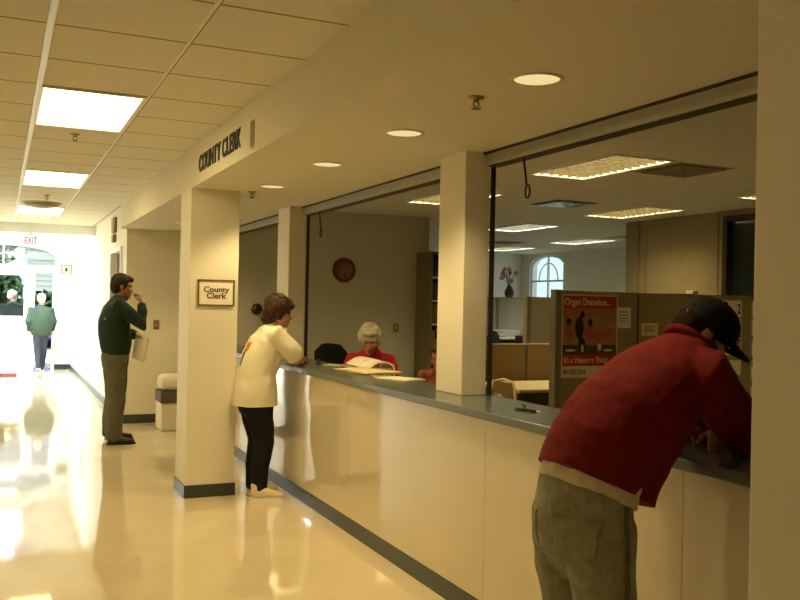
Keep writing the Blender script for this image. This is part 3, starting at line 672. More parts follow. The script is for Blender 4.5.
o = finish('pencil', B((-.005, .005, -.08, .08, 0, .009)), M['cream']); o.location = (2.46, 5.62, ZC); o.rotation_euler = (0, 0, radians(40)); tag(o, 'yellow pencil on the counter before the paper stack', 'pencil')
# ------------------------------------------------------------------ outdoors
def tree(x, y, h, r, label, seed, n=1500):
    t = thing('leafy_tree', label, 'tree', (x, y, -.05), group=None); rr = random.Random(seed)
    bm = bmesh.new(); loft(bm, [(0, 0, 0), (.05, .02, h*.3), (0, .1, h*.6)], [.16, .12, .06], n=10); tr = finish('trunk', bm, M['bark'], t)
    bm = bmesh.new()
    for k in range(7):
        a = rr.uniform(0, 6.28); tube(bm, [(0, 0, h*rr.uniform(.25, .5)), (r*.5*cos(a), r*.5*sin(a), h*rr.uniform(.5, .8))], .035, 6)
    finish('branches', bm, M['bark'], t)
    bm = bmesh.new(); blobs = [(V((rr.uniform(-r, r)*.7, rr.uniform(-r, r)*.7, h*rr.uniform(.3, .9))), r*rr.uniform(.3, .5)) for _ in range(16)]
    for k in range(n):
        c, q = blobs[k % 16]; d = V((rr.gauss(0, 1), rr.gauss(0, 1), rr.gauss(0, 1))).normalized()*q*rr.uniform(.5, 1.05); p = c+d; s = rr.uniform(.12, .24)
        u = V((rr.gauss(0, 1), rr.gauss(0, 1), rr.gauss(0, 1))).normalized()*s; w = u.cross(V((rr.gauss(0, 1), rr.gauss(0, 1), rr.gauss(0, 1)))).normalized()*s*.6
        bm.faces.new([bm.verts.new(p-u), bm.verts.new(p+w), bm.verts.new(p+u), bm.verts.new(p-w)])
    finish('crown', bm, M['leaf'], t)
tree(-.35, 33, 2.9, 1.25, 'leafy green tree seen through the entry door glass, nearest', 1)
tree(1.5, 32, 1.7, .75, 'low dark shrub seen behind the walking man', 2, 700)
tree(-.75, 38, 4.5, 1.5, 'taller leafy tree rising behind, seen through the arched transom', 4)
def car(x, y, rz):
    t = thing('car', 'blue car parked outside beyond the entry door', 'car', (x, y, -.05), rz)
    bm = bmesh.new(); pr = [(-2.1, .35), (-2.15, .7), (-2.0, .85), (-1.2, .92), (-.7, 1.36), (.6, 1.40), (1.3, .95), (2.0, .82), (2.15, .55), (2.1, .35)]
    a = [bm.verts.new((px, -.82, pz)) for px, pz in pr]; b = [bm.verts.new((px, .82, pz)) for px, pz in pr]
    bm.faces.new(a); bm.faces.new(list(reversed(b)))
    for k in range(len(pr)): bm.faces.new((a[k], b[k], b[(k+1) % len(pr)], a[(k+1) % len(pr)]))
    bmesh.ops.recalc_face_normals(bm, faces=bm.faces); bmesh.ops.bevel(bm, geom=list(bm.edges), offset=.05, segments=2, affect='EDGES'); finish('body', bm, M['car'], t)
    for s in (-1, 1):
        bm = bmesh.new(); q = [(-1.05, .95), (-.65, 1.30), (.55, 1.33), (1.1, .97)]; f = [bm.verts.new((px, s*.835, pz)) for px, pz in q]; f2 = [bm.verts.new((px, s*.82, pz)) for px, pz in q]
        bm.faces.new(f); bm.faces.new(f2)
        for k in range(4): bm.faces.new((f[k], f2[k], f2[(k+1) % 4], f[(k+1) % 4]))
        finish('side_window', bm, M['darkglass'], t)
        for wx in (-1.3, 1.35):
            bm = bmesh.new(); lathe(bm, [(0, -.1), (.24, -.1), (.32, -.07), (.32, .07), (.24, .1), (0, .1)], n=20); bmesh.ops.transform(bm, matrix=Matrix.Translation((wx, s*.75, .32)) @ RX, verts=bm.verts); finish('wheel', bm, M['tyre'], t)
car(.3, 29.0, radians(12))

t = thing('building', 'pale sided building beyond the paving outside', 'building', (5.2, 46, -.1))
finish('wall', B((-4.0, 4, 0, 6, 0, 4.4)), mat('pale_siding', (.26, .29, .30), .8, .2), t)
bm = B(*[(-4.02, 4.02, -.02, .0, .25*k, .25*k+.02) for k in range(1, 17)]); finish('siding', bm, mat('siding_edge', (.34, .37, .38), .8), t)
bm = bmesh.new(); q = [(-4.3, -.3, 4.4), (4.3, -.3, 4.4), (4.3, 6.3, 4.4), (-4.3, 6.3, 4.4)]; v = [bm.verts.new(x) for x in q]; r = [bm.verts.new((-4.3, 3, 6)), bm.verts.new((4.3, 3, 6))]
bm.faces.new((v[0], v[1], r[1], r[0])); bm.faces.new((v[2], v[3], r[0], r[1])); bm.faces.new((v[1], v[2], r[1])); bm.faces.new((v[3], v[0], r[0])); bm.faces.new(v)
finish('roof', bm, mat('roof_grey', (.2, .2, .2), .8), t)
# ------------------------------------------------------------------ people
def skinmat(name, c): return mat(name, c, .5, .35, noise_amt=.12, noise_scale=25)
SK = skinmat('skin_tanned', (.42, .20, .11)); SKL = skinmat('skin_light', (.55, .30, .19))
LIP = mat('lips', (.32, .10, .08), .5); EYE = mat('eye_dark', (.02, .015, .012), .15, .5)
def rotm(fwd, up=(0, 0, 1)):
    f = V(fwd).normalized(); u = V(up); l = u.cross(f).normalized(); u = f.cross(l)
    return Matrix((f, l, u)).transposed()          # columns: forward, left, up
def head(bm, c, R, s=1.0):
    """skull, jaw, brow, nose, lips, chin and ears around the head centre c"""
    c = V(c)
    P = lambda x, y, z: c + R @ V((x*s, y*s, z*s))
    E = lambda p, r, rr=None: ell(bm, P(*p), [q*s for q in r], (R if rr is None else R @ rr).to_4x4())
    E((-.012, 0, .035), (.098, .077, .088)); E((.022, 0, -.03), (.070, .064, .085)); E((.045, 0, -.085), (.042, .042, .032))
    E((.078, 0, -.102), (.018, .022, .015)); E((.072, 0, .028), (.028, .056, .014)); E((.088, 0, -.022), (.016, .012, .030), Matrix.Rotation(radians(-18), 3, 'Y'))
    E((.103, 0, -.038), (.014, .016, .012)); E((.086, 0, -.066), (.013, .024, .008)); E((.083, 0, -.078), (.013, .021, .008))
    for q in (-1, 1):
        E((.060, q*.040, -.025), (.028, .024, .028)); E((-.012, q*.080, -.008), (.022, .009, .033), Matrix.Rotation(radians(-12), 3, 'Y')); E((-.008, q*.078, -.034), (.010, .008, .012))
    return P
def head_bits(P, R, s, par, lips=True):
    for q in (-1, 1):
        bm = bmesh.new(); ell(bm, P(.0775, q*.031, .008), (.009*s, .012*s, .007*s), R.to_4x4(), 12); finish('eye', bm, EYE, par, True)
    if lips:
        bm = bmesh.new(); ell(bm, P(.0915, 0, -.072), (.008*s, .020*s, .006*s), R.to_4x4(), 12); finish('mouth', bm, LIP, par, True)
def hand(bm, wrist, d, nrm, thumb, curl=25, s=1.0):
    """palm, four unequal bent fingers and a side thumb; d along the hand, nrm out of the palm, thumb points to the thumb side"""
    w = V(wrist); d = V(d).normalized(); nrm = V(nrm); nrm = (nrm - d*nrm.dot(d)).normalized(); th = V(thumb); th = (th - d*th.dot(d) - nrm*th.dot(nrm)).normalized()
    loft(bm, [w - d*.02*s, w + d*.03*s, w + d*.07*s, w + d*.092*s], [(.024*s, .018*s), (.034*s, .017*s), (.040*s, .015*s), (.037*s, .012*s)], th, 12)
    for k, (off, ln, extra) in enumerate(((.029, .078, 0), (.010, .088, 3), (-.010, .082, 6), (-.028, .064, 10))):
        p = w + d*.085*s + th*off*s; pts = [p - d*.02*s, p]; a = 0
        fan = th*off*.55
        for sg, f in ((.46, .6), (.30, 1.0), (.24, .8)):
            a += radians((curl+extra)*f); dirv = (d*cos(a) + nrm*sin(a) + fan*cos(a)).normalized(); p = p + dirv*ln*sg*s; pts.append(p)
        loft(bm, pts, [.0098*s, .0100*s, .0092*s, .0086*s, .0072*s], th, 8)
    p = w + d*.018*s + th*.026*s; pts = [p - th*.012*s]; a = 42
    for ln, da in ((.040, 0), (.030, -16), (.024, -12)):
        a += da; p = p + (d*cos(radians(a)) + th*sin(radians(a)) + nrm*.35).normalized()*ln*s; pts.append(p)
    loft(bm, pts, [.0135*s, .0125*s, .0108*s, .0085*s], d, 8)
def shoe(par, heel, rz, m, sole, L=.28, name='shoe'):
    """heel: floor point under the heel"""
    bm = bmesh.new(); loft(bm, [(.02, 0, .055), (.06, 0, .060), (.13, 0, .050), (.20, 0, .038), (L-.03, 0, .034)], [(.036, .045), (.040, .050), (.042, .038), (.048, .030), (.036, .024)], (0, 1, 0), 16)
    loft(bm, [(.045, 0, .06), (.04, 0, .115)], [(.040, .045), (.042, .048)], (0, 1, 0), 14)
    me = remesh(bm, .009, 3); mx = Matrix.Translation(V(heel)) @ Matrix.Rotation(rz, 4, 'Z')
    for v in me.vertices:
        if v.co.z < .012: v.co.z = .012
    me.transform(mx); o = mobj(name, me, m, par)
    bm = bmesh.new(); pr = [(-.018, .0), (-.008, .034), (.10, .038), (.18, .047), (.24, .042), (L, .0), (.24, -.042), (.18, -.047), (.10, -.038), (-.008, -.034)]
    a = [bm.verts.new((x, y, 0)) for x, y in pr]; b = [bm.verts.new((x, y, .020)) for x, y in pr]
    bm.faces.new(list(reversed(a))); bm.faces.new(b)
    for k in range(len(pr)): bm.faces.new((a[k], a[(k+1) % len(pr)], b[(k+1) % len(pr)], b[k]))
    bmesh.ops.transform(bm, matrix=mx, verts=bm.verts); bmesh.ops.recalc_face_normals(bm, faces=bm.faces); finish('sole', bm, sole, o)
def hair_cap(P, R, s, vox, m, par, dens=1.0, back=-.06, fringe=True, amp=.006, scale=40, low=-.05, name='hair', extra=()):
    bm = bmesh.new()
    E = lambda p, r: ell(bm, P(*p), [q*s for q in r], R.to_4x4())
    E((-.028, 0, .048), (.098*dens, .088*dens, .092*dens)); E((-.062, 0, -.0), (.066*dens, .082*dens, .085*dens)); E((-.055, 0, low), (.050, .068, .05))
    if fringe:
        E((.045, 0, .088), (.050, .062, .034))
    for q in (-1, 1): E((-.012, q*.062, .03), (.05*dens, .024, .06))
    for p, r in extra: E(p, r)
    me = remesh(bm, vox, 3); wrinkle(me, amp, scale, (1, 1, .5)); return mobj(name, me, m, par)

def person(label, loc, rz, bodybm, vox, m):
    me = remesh(bodybm, vox, 3); o = mobj('person', me, m); o.location = loc; o.rotation_euler = (0, 0, rz)
    tag(o, label, 'person'); return o
def cut(me, co, no):
    """trim a garment straight along a hem: everything on the side of no is removed"""
    bm = bmesh.new(); bm.from_mesh(me)
    bmesh.ops.bisect_plane(bm, geom=list(bm.verts)+list(bm.edges)+list(bm.faces), plane_co=co, plane_no=no, clear_outer=True)
    bmesh.ops.holes_fill(bm, edges=[e for e in bm.edges if e.is_boundary], sides=0)
    bm.to_mesh(me); bm.free()
    for p in me.polygons: p.use_smooth = len(p.vertices) < 12
def cloth(name, bm, vox, m, par, amp=.006, scale=9, stretch=(1, 1, 1), sm=5, seed=0, hems=()):
    me = remesh(bm, vox, sm)
    for co, no in hems: cut(me, co, no)
    if amp: wrinkle(me, amp, scale, stretch, seed)
    return mobj(name, me, m, par)

# ---- the man in the red sweater leaning on the counter (faces the counter, +x)
HC_ = V((.505, .045, 1.46)); R1 = rotm((.68, -.40, -.60), (.5, -.15, .85))
sh_r, sh_l = V((.355, -.135, 1.35)), V((.47, .225, 1.335))
el_r, el_l = V((.625, -.035, 1.10)), V((.72, .40, 1.10)); wr_r, wr_l = V((.755, .155, 1.085)), V((.70, .17, 1.10))
bm = bmesh.new(); P1 = head(bm, HC_, R1, 1.0)
loft(bm, [(.38, .05, 1.36), (.47, .05, 1.44), (.56, .06, 1.46)], [(.075, .07), (.064, .066), (.06, .066)], n=16)
loft(bm, [(-.01, 0, .92), (.06, .01, 1.06), (.22, .03, 1.22), (.38, .05, 1.37)], [(.12, .085), (.13, .09), (.15, .10), (.14, .08)], n=20)
for s, e, w in ((sh_r, el_r, wr_r), (sh_l, el_l, wr_l)):
    loft(bm, [V((.38, .05, 1.36)), s, (s+e)/2, e, (e+w)/2, w], [(.06, .06), (.05, .05), (.045, .045), (.040, .040), (.038, .038), (.027, .022)], (0, 0, 1), 12)
hand(bm, wr_r, (-.35, .93, -.06), (-.6, -.2, -.7), (-.6, 0, .8), 48, 1.05); hand(bm, wr_l, (-.65, -.7, -.05), (.2, .2, -1), (-.7, .7, 0), 38, 1.0)
for s in (-1, 1): loft(bm, [(-.01, s*.09, .90), (-.0, s*.10, .5), (-.03, s*.12, .08)], [(.075, .08), (.055, .06), (.04, .045)], n=14)
red = person('man in a red sweater and black cap leaning over the counter', (1.78, 2.33, 0), 0, bm, .0065, SK)
head_bits(P1, R1, 1.0, red)
RED = mat('red_knit', (.17, .006, .005), .85, .2, noise_amt=.25, noise_scale=30, bump=.25, bump_scale=90)
bm = bmesh.new()
loft(bm, [(-.10, .0, .86), (-.035, .0, .985), (.03, .01, 1.08), (.13, .02, 1.18), (.26, .035, 1.275), (.38, .045, 1.36), (.46, .05, 1.415)], [(.195, .155), (.195, .155), (.205, .170), (.215, .170), (.215, .155), (.185, .120), (.10, .08)], n=28)
loft(bm, [(.03, 0, .86), (.08, .01, 1.0), (.18, .02, 1.12), (.30, .03, 1.22)], [(.175, .135), (.175, .145), (.175, .14), (.15, .11)], n=24)
for s, e, w, q in ((sh_r, el_r, wr_r, -1), (sh_l, el_l, wr_l, 1)):
    loft(bm, [V((.34, .05+q*.06, 1.345)), s + V((-.01, -q*.01, -.005)), s*.5+e*.5+V((-.005, 0, 0)), e + V((0, 0, .005)), e*.4+w*.6, w*.93+e*.07], [(.10, .10), (.10, .095), (.086, .086), (.080, .076), (.064, .062), (.046, .044)], (0, 0, 1), 18)
sw = cloth('sweater', bm, .0085, RED, red, .0055, 8, (1.6, .7, 1.6), hems=(((0, 0, .985), (-.46, 0, -1)),))
bm = bmesh.new(); lp = [(.405+.0, .05+.078*cos(2*pi*k/20), 1.425+.0) for k in range(21)]
Rc = rotm((.70, 0, .71), (-.71, 0, .70))
lp = [V((.435, .05, 1.437)) + Rc @ V((0.0, .080*cos(2*pi*k/20), .078*sin(2*pi*k/20))) for k in range(21)]; tube(bm, lp, .017, 8); finish('collar', bm, RED, sw, True)
WHT = mat('white_undershirt', (.60, .53, .36), .8, .2, bump=.3, bump_scale=30)
bm = bmesh.new(); loft(bm, [(-.06, -.0, .80), (-.035, -.0, .955), (.01, 0, 1.05)], [(.19, .150), (.19, .152), (.18, .145)], n=28, cap=False); cloth('undershirt', bm, .009, WHT, red, .010, 16, (1, 1, .3), hems=(((0, 0, .945), (-.42, 0, -1)),))
JEAN = mat('faded_denim', (.31, .30, .215), .85, .2, col2=(.23, .23, .165), noise_scale=26, bump=.4, bump_scale=60)
bm = bmesh.new()
loft(bm, [(-.01, 0, 1.03), (-.035, 0, .95), (-.045, 0, .88), (-.04, 0, .81), (-.02, 0, .77)], [(.172, .135), (.178, .145), (.180, .150), (.175, .145), (.14, .12)], n=28)
for q in (-1, 1): loft(bm, [(-.04, q*.085, .86), (-.03, q*.095, .70), (-.0, q*.105, .50), (-.04, q*.12, .25), (-.04, q*.125, .06)], [(.100, .125), (.098, .110), (.080, .088), (.078, .085), (.085, .092)], n=22)
jn = cloth('jeans', bm, .0085, JEAN, red, .006, 11, (1, 1, .8), 4, 2)
jm = jn.data
for q in (-1, 1):
    pk = patch(jm, lambda c, n: -1.1 < n.x < -.25 and abs(c.y-q*.085-(.02 if q > 0 else -.02)) < .062 and .765 + abs(c.y-q*.09)*.25 < c.z < .905, .003, .003); mobj('pocket', pk, JEAN, jn)
for q in (-1, 1):
    sm_ = patch(jm, lambda c, n: n.y*q > .25 and abs(c.x+.012) < .012 and .10 < c.z < .99, .002, .002); mobj('seam', sm_, mat('denim_seam', (.13, .13, .085), .8), jn)
shoe(red, (-.10, -.13, 0), radians(-8), M['white'], M['white']); shoe(red, (-.10, .13, 0), radians(8), M['white'], M['white'])
HBR = mat('hair_dark_brown', (.030, .013, .008), .9, .1, noise_amt=.4, noise_scale=60, bump=.5, bump_scale=150)
hair_cap(P1, R1, .99, .008, HBR, red, .97, fringe=False, low=-.045)
CAPM = mat('black_cap_cloth', (.006, .006, .007), .8, .2)
bm = bmesh.new(); ell(bm, P1(-.012, 0, .056), (.112, .091, .088), R1.to_4x4()); ell(bm, P1(-.016, 0, .035), (.112, .090, .05), R1.to_4x4()); me = remesh(bm, .008, 2)
cp = mobj('cap', me, CAPM, red)
bm = bmesh.new(); g0 = []; 
for j in range(5):
    row = []
    for k in range(9):
        a = radians(-70+140*k/8); rr = .088+.085*j/4*max(.05, cos(a*.9)); row.append(bm.verts.new(P1(-.02+(.105+(.085*j/4)*cos(a)**.5 if False else 0)+rr*cos(a)*1.15, .090*sin(a)*(1-.06*j), .042-.016*(j/4)**1.2-.02*(sin(a)**2))))
    g0.append(row)
for r0, r1 in zip(g0, g0[1:]):
    for k in range(8): bm.faces.new((r0[k], r0[k+1], r1[k+1], r1[k]))
ex = bmesh.ops.extrude_face_region(bm, geom=list(bm.faces)); 
for v in [e for e in ex['geom'] if isinstance(e, bmesh.types.BMVert)]: v.co += R1 @ V((0, 0, .006))
bmesh.ops.recalc_face_normals(bm, faces=bm.faces); finish('brim', bm, CAPM, cp, True)
bm = bmesh.new(); ell(bm, P1(-.012, 0, .145), (.010, .010, .006), R1.to_4x4(), 10); finish('button', bm, CAPM, cp, True)
bm = bmesh.new(); pts = [P1(-.108+.012*(1-abs(k-5)/5.), (k-5)*.009, .03) for k in range(11)]; tube(bm, pts, .007, 6); finish('back_strap', bm, mat('strap_grey', (.10, .10, .09), .6), cp, True)

# ---- the woman in the white tee leaning on the counter
HW = V((.145, -.01, 1.475)); R2 = rotm((.97, -.12, -.16))
sr, sl = V((.085, -.155, 1.29)), V((.085, .165, 1.29)); er, elf = V((.272, -.15, 1.095)), V((.31, .24, 1.095)); wr, wl = V((.37, .08, 1.088)), V((.42, .40, 1.09))
bm = bmesh.new(); P2 = head(bm, HW, R2, .98)
loft(bm, [(.06, 0, 1.26), (.10, 0, 1.35), (.14, 0, 1.42)], [(.06, .055), (.048, .05), (.048, .052)], n=14)
loft(bm, [(-.03, 0, .80), (-.02, 0, .98), (.03, 0, 1.14), (.07, 0, 1.28)], [(.14, .11), (.12, .10), (.14, .10), (.12, .06)], n=18)
for s, e, w in ((sr, er, wr), (sl, elf, wl)):
    loft(bm, [V((.07, 0, 1.27)), s, (s+e)/2, e, (e+w)/2, w], [(.05, .05), (.045, .045), (.042, .042), (.037, .037), (.034, .034), (.024, .020)], (0, 0, 1), 12)
hand(bm, wr, (.2, .95, -.05), (0, 0, -1), (-.9, .2, 0), 22, .9); hand(bm, wl, (.9, .2, -.05), (0, 0, -1), (-.3, -.9, 0), 25, .9)
for q in (-1, 1): loft(bm, [(-.03, q*.08, .80), (-.01, q*.085, .45), (-.02, q*.09, .08)], [(.075, .08), (.05, .055), (.034, .038)], n=12)
wo = person('woman with short brown hair in a white tee and black trousers leaning on the counter', (1.90, 6.79, 0), 0, bm, .0075, SKL)
head_bits(P2, R2, .98, wo)
TEE = mat('cream_white_tee', (.80, .74, .58), .85, .2, bump=.15, bump_scale=120)
bm = bmesh.new()
loft(bm, [(-.035, 0, .66), (-.035, 0, .745), (-.035, 0, .86), (-.03, 0, .98), (.0, 0, 1.11), (.045, 0, 1.23), (.085, 0, 1.325), (.10, 0, 1.36)], [(.185, .175), (.185, .175), (.185, .170), (.178, .155), (.182, .148), (.19, .13), (.13, .085), (.065, .06)], n=28)
loft(bm, [(.06, 0, 1.05), (.11, 0, 1.15), (.10, 0, 1.24)], [(.15, .09), (.155, .10), (.13, .07)], n=20)
for s, e, q in ((sr, er, -1), (sl, elf, 1)):
    loft(bm, [V((.05, q*.05, 1.27)), s + V((-.005, 0, .005)), s*.5+e*.5, s*.2+e*.8], [(.075, .085), (.085, .085), (.082, .082), (.082, .076)], (0, 0, 1), 18)
te = cloth('tee', bm, .0085, TEE, wo, .009, 7, (1.2, 1.2, .8), 4, 5, hems=(((0, 0, .735), (0, 0, -1)),))
pk = patch(te.data, lambda c, n: n.x < -.2 and abs(c.y+.03) < .035 and 1.17 < c.z < 1.235, .003, .002); mobj('print', pk, mat('orange_print', (.62, .22, .06), .8), te)
pk = patch(te.data, lambda c, n: n.x < -.2 and abs(c.y+.03+(c.z-1.17)*.25) < .013 and 1.05 < c.z < 1.172, .003, .002); mobj('print', pk, mat('dark_print', (.06, .05, .035), .8), te)
PAN = mat('black_trousers', (.008, .009, .011), .85, .2)
bm = bmesh.new(); loft(bm, [(-.03, 0, .90), (-.035, 0, .82), (-.03, 0, .74)], [(.16, .14), (.172, .155), (.165, .15)], n=24)
for q in (-1, 1): loft(bm, [(-.03, q*.08, .80), (-.015, q*.085, .62), (.02, q*.088, .45), (-.01, q*.09, .25), (-.015, q*.09, .075)], [(.092, .125), (.085, .105), (.070, .085), (.060, .072), (.052, .060)], n=18)
cloth('trousers', bm, .009, PAN, wo, .006, 9, (1, 1, .7), 4, 7)
SHOEW = mat('cream_trainer', (.72, .64, .46), .6, .3)
shoe(wo, (-.075, -.09, 0), radians(-14), SHOEW, M['white'], .27); shoe(wo, (-.06, .10, 0), radians(6), SHOEW, M['white'], .27)
HW2 = mat('hair_brown', (.055, .022, .010), .55, .35, noise_amt=.4, noise_scale=60, bump=.5, bump_scale=150)
hair_cap(P2, R2, 1.03, .008, HW2, wo, 1.10, amp=.014, scale=24, low=-.05, extra=(((.062, 0, .070), (.052, .065, .042)), ((-.08, 0, -.06), (.05, .066, .06)), ((-.02, -.075, .0), (.05, .022, .07))))

# ---- the man in the dark green jacket holding papers
HM = V((.055, 0, 1.69)); R3 = rotm((.97, -.05, -.12))
sr, sl = V((-.005, -.19, 1.49)), V((.01, .19, 1.49)); er, elf = V((.255, -.20, 1.27)), V((.10, .22, 1.20)); wr, wl = V((.245, -.10, 1.515)), V((.215, -.06, 1.155))
bm = bmesh.new(); P3 = head(bm, HM, R3, 1.04)
loft(bm, [(0, 0, 1.44), (.02, 0, 1.55), (.05, 0, 1.65)], [(.065, .06), (.055, .055), (.055, .058)], n=14)
loft(bm, [(0, 0, .92), (-.01, 0, 1.12), (-.01, 0, 1.32), (0, 0, 1.46)], [(.14, .10), (.13, .10), (.16, .11), (.14, .07)], n=18)
for s, e, w in ((sr, er, wr), (sl, elf, wl)):
    loft(bm, [V((0, 0, 1.45)), s, (s+e)/2, e, (e+w)/2, w], [(.05, .05), (.05, .05), (.045, .045), (.04, .04), (.036, .036), (.026, .022)], (0, .3, 1), 12)
hand(bm, wr, (-.25, .25, 1), (-.8, .5, .2), (-.5, -.9, 0), 55, 1.0); hand(bm, wl, (.55, -.8, -.12), (.1, .2, -1), (.8, .5, 0), 30, 1.0)
for q in (-1, 1): loft(bm, [(0, q*.09, .92), (-.0, q*.12, .5), (-.02, q*.17, .09)], [(.08, .085), (.055, .06), (.038, .042)], n=12)
mg = person('dark haired man in a green jacket standing with papers, hand at his chin', (1.16, 9.92, 0), 0, bm, .008, SK)
head_bits(P3, R3, 1.04, mg)
GRN = mat('dark_green_jacket', (.014, .034, .024), .75, .25, bump=.2, bump_scale=60)
bm = bmesh.new()
loft(bm, [(-.0, 0, .985), (-.005, 0, 1.06), (-.02, 0, 1.18), (-.03, 0, 1.33), (-.02, 0, 1.45), (.01, 0, 1.53), (.025, 0, 1.555)], [(.178, .148), (.19, .165), (.20, .172), (.21, .165), (.20, .125), (.10, .08), (.075, .07)], n=28)
for s, e, w, q in ((sr, er, wr, -1), (sl, elf, wl, 1)):
    loft(bm, [V((-.01, q*.07, 1.44)), s, s*.5+e*.5, e, e*.4+w*.6, w*.9+e*.1], [(.095, .10), (.09, .092), (.075, .078), (.066, .068), (.056, .056), (.045, .045)], (0, .3, 1), 18)
jk = cloth('jacket', bm, .009, GRN, mg, .006, 9, (1, 1, .8), 5, 11)
bm = bmesh.new(); tube(bm, [V((.028, 0, 1.552)) + rotm((.95, 0, .25)) @ V((.072*cos(2*pi*k/18), .074*sin(2*pi*k/18), -.012*cos(2*pi*k/18))) for k in range(19)], .019, 8); finish('collar', bm, GRN, jk, True)
bm = bmesh.new(); loft(bm, [(.0, 0, .955), (.0, 0, .995)], [(.176, .143), (.182, .150)], n=26, cap=False); finish('waistband', bm, GRN, jk, True)
TRO = mat('olive_grey_trousers', (.135, .13, .095), .85, .2, noise_amt=.2, noise_scale=30)
bm = bmesh.new(); loft(bm, [(0, 0, 1.0), (-.01, 0, .92), (-.005, 0, .84)], [(.165, .135), (.178, .15), (.165, .14)], n=24)
for q in (-1, 1): loft(bm, [(-.005, q*.085, .88), (.0, q*.10, .70), (.005, q*.125, .48), (-.02, q*.155, .25), (-.02, q*.17, .075)], [(.098, .128), (.092, .112), (.080, .095), (.078, .09), (.075, .088)], n=18)
cloth('trousers', bm, .009, TRO, mg, .007, 9, (1, 1, .7), 4, 13)
SHOEB = mat('dark_brown_leather', (.030, .017, .012), .35, .5)
shoe(mg, (-.085, -.17, 0), radians(-6), SHOEB, M['black'], .29); shoe(mg, (-.06, .18, 0), radians(4), SHOEB, M['black'], .29)
HBK = mat('hair_black', (.010, .008, .007), .6, .35, noise_amt=.3, noise_scale=60, bump=.5, bump_scale=150)
hair_cap(P3, R3, 1.05, .008, HBK, mg, 1.02, amp=.006, scale=45, low=-.035, extra=(((.055, 0, .082), (.05, .055, .03)),))
t = thing('paper_sheets', 'white papers held against his chest by the man in the green jacket', 'papers', (1.16+.235, 9.92-.13, 1.06))
mxp = Matrix.Rotation(radians(-62), 4, 'Z') @ Matrix.Rotation(radians(12), 4, 'Y')
bm = bmesh.new()
for k in range(3): box(bm, -.105+.008*k, .105+.008*k, -.002+.006*k, .001+.006*k, -.17+.01*k, .12, Matrix.Rotation(radians(3*k), 4, 'Y'))
bmesh.ops.transform(bm, matrix=mxp, verts=bm.verts); finish('sheets', bm, M['paper'], t)

# ---- seated clerks
def clerk(label, loc, rz, headc, hm, shirt, skin, hairargs, s=1.0, arms=True):
    R = rotm((.93, .0, -.36)); bm = bmesh.new(); P = head(bm, headc, R, s); hx, hy, hz = headc; zs = hz-.17
    loft(bm, [(hx-.10, 0, zs), (hx-.07, 0, zs+.06), (hx-.03, 0, zs+.12)], [(.06, .055), (.05, .05), (.05, .052)], n=14)
    loft(bm, [(-.02, 0, .52), (0, 0, .72), (hx-.12, 0, zs-.06), (hx-.10, 0, zs+.02)], [(.15, .11), (.13, .10), (.14, .09), (.12, .06)], n=18)
    for q in (-1, 1):
        sh, e, w = V((hx-.10, q*.165, zs-.02)), V((.16, q*.25, zs-.28)), V((.36, q*.10, zs-.20)); loft(bm, [V((hx-.1, 0, zs)), sh, e, w], [(.05, .05), (.045, .045), (.038, .038), (.024, .02)], (0, 0, 1), 12)
        hand(bm, w, (.9, -q*.4, -.1), (0, 0, -1), (-.2, -q, 0), 25, .9)
        loft(bm, [(0, q*.09, .55), (.42, q*.10, .53), (.42, q*.10, .08)], [(.08, .08), (.06, .06), (.04, .04)], (0, 1, 0), 12)
    o = person(label, loc, rz, bm, .009, skin); head_bits(P, R, s, o)
    bm = bmesh.new()
    loft(bm, [(-.02, 0, .56), (-.01, 0, .72), (hx-.13, 0, zs-.14), (hx-.11, 0, zs-.02), (hx-.09, 0, zs+.06), (hx-.08, 0, zs+.09)], [(.19, .16), (.185, .155), (.20, .145), (.185, .11), (.10, .075), (.065, .06)], n=26)
    for q in (-1, 1):
        sh, e, w = V((hx-.10, q*.165, zs-.02)), V((.16, q*.25, zs-.28)), V((.36, q*.10, zs-.20)); loft(bm, [V((hx-.12, q*.06, zs-.02)), sh, (sh+e)/2, e, w*.9+e*.1], [(.08, .08), (.078, .078), (.066, .066), (.058, .058), (.042, .042)], (0, 0, 1), 16)
    cloth('sweater', bm, .010, shirt, o, .006, 9, seed=3)
    bm = bmesh.new(); loft(bm, [(-.03, 0, .60), (-.0, 0, .52)], [(.18, .15), (.18, .15)], n=20)
    for q in (-1, 1): loft(bm, [(0, q*.09, .54), (.42, q*.10, .53), (.44, q*.10, .10)], [(.09, .09), (.075, .075), (.06, .06)], (0, 1, 0), 16)
    cloth('trousers', bm, .012, PAN, o, .003)
    for q in (-1, 1): shoe(o, (.36, q*.10, 0), 0, SHOEB, M['black'], .26)
    hair_cap(P, R, s, .008, hm, o, **hairargs); return o
WH = mat('hair_white', (.80, .76, .62), .7, .2, noise_amt=.15, noise_scale=50, bump=.6, bump_scale=110)
PINK = mat('pink_red_sweater', (.58, .022, .055), .85, .2)
pc = clerk('white haired woman in a pink red sweater seated behind the counter, reading', (3.12, 7.40, 0), radians(-120), (.16, 0, 1.23), WH, PINK, SKL, dict(dens=1.18, amp=.012, scale=34, low=-.03, extra=(((.045, 0, .095), (.06, .075, .035)), ((.0, .075, .035), (.06, .03, .055)), ((.0, -.075, .035), (.06, .03, .055)))))
RST = mat('rust_blouse', (.20, .035, .022), .85, .2, col2=(.45, .16, .10), noise_scale=16)
HRE = mat('hair_auburn', (.10, .045, .02), .6, .3, noise_amt=.3, noise_scale=50)
clerk('seated clerk with brown hair half hidden behind the counter column', (3.47, 6.62, 0), radians(-135), (.13, 0, 1.13), HRE, RST, skinmat('skin_ruddy', (.50, .17, .08)), dict(dens=1.05, amp=.006, low=-.05))
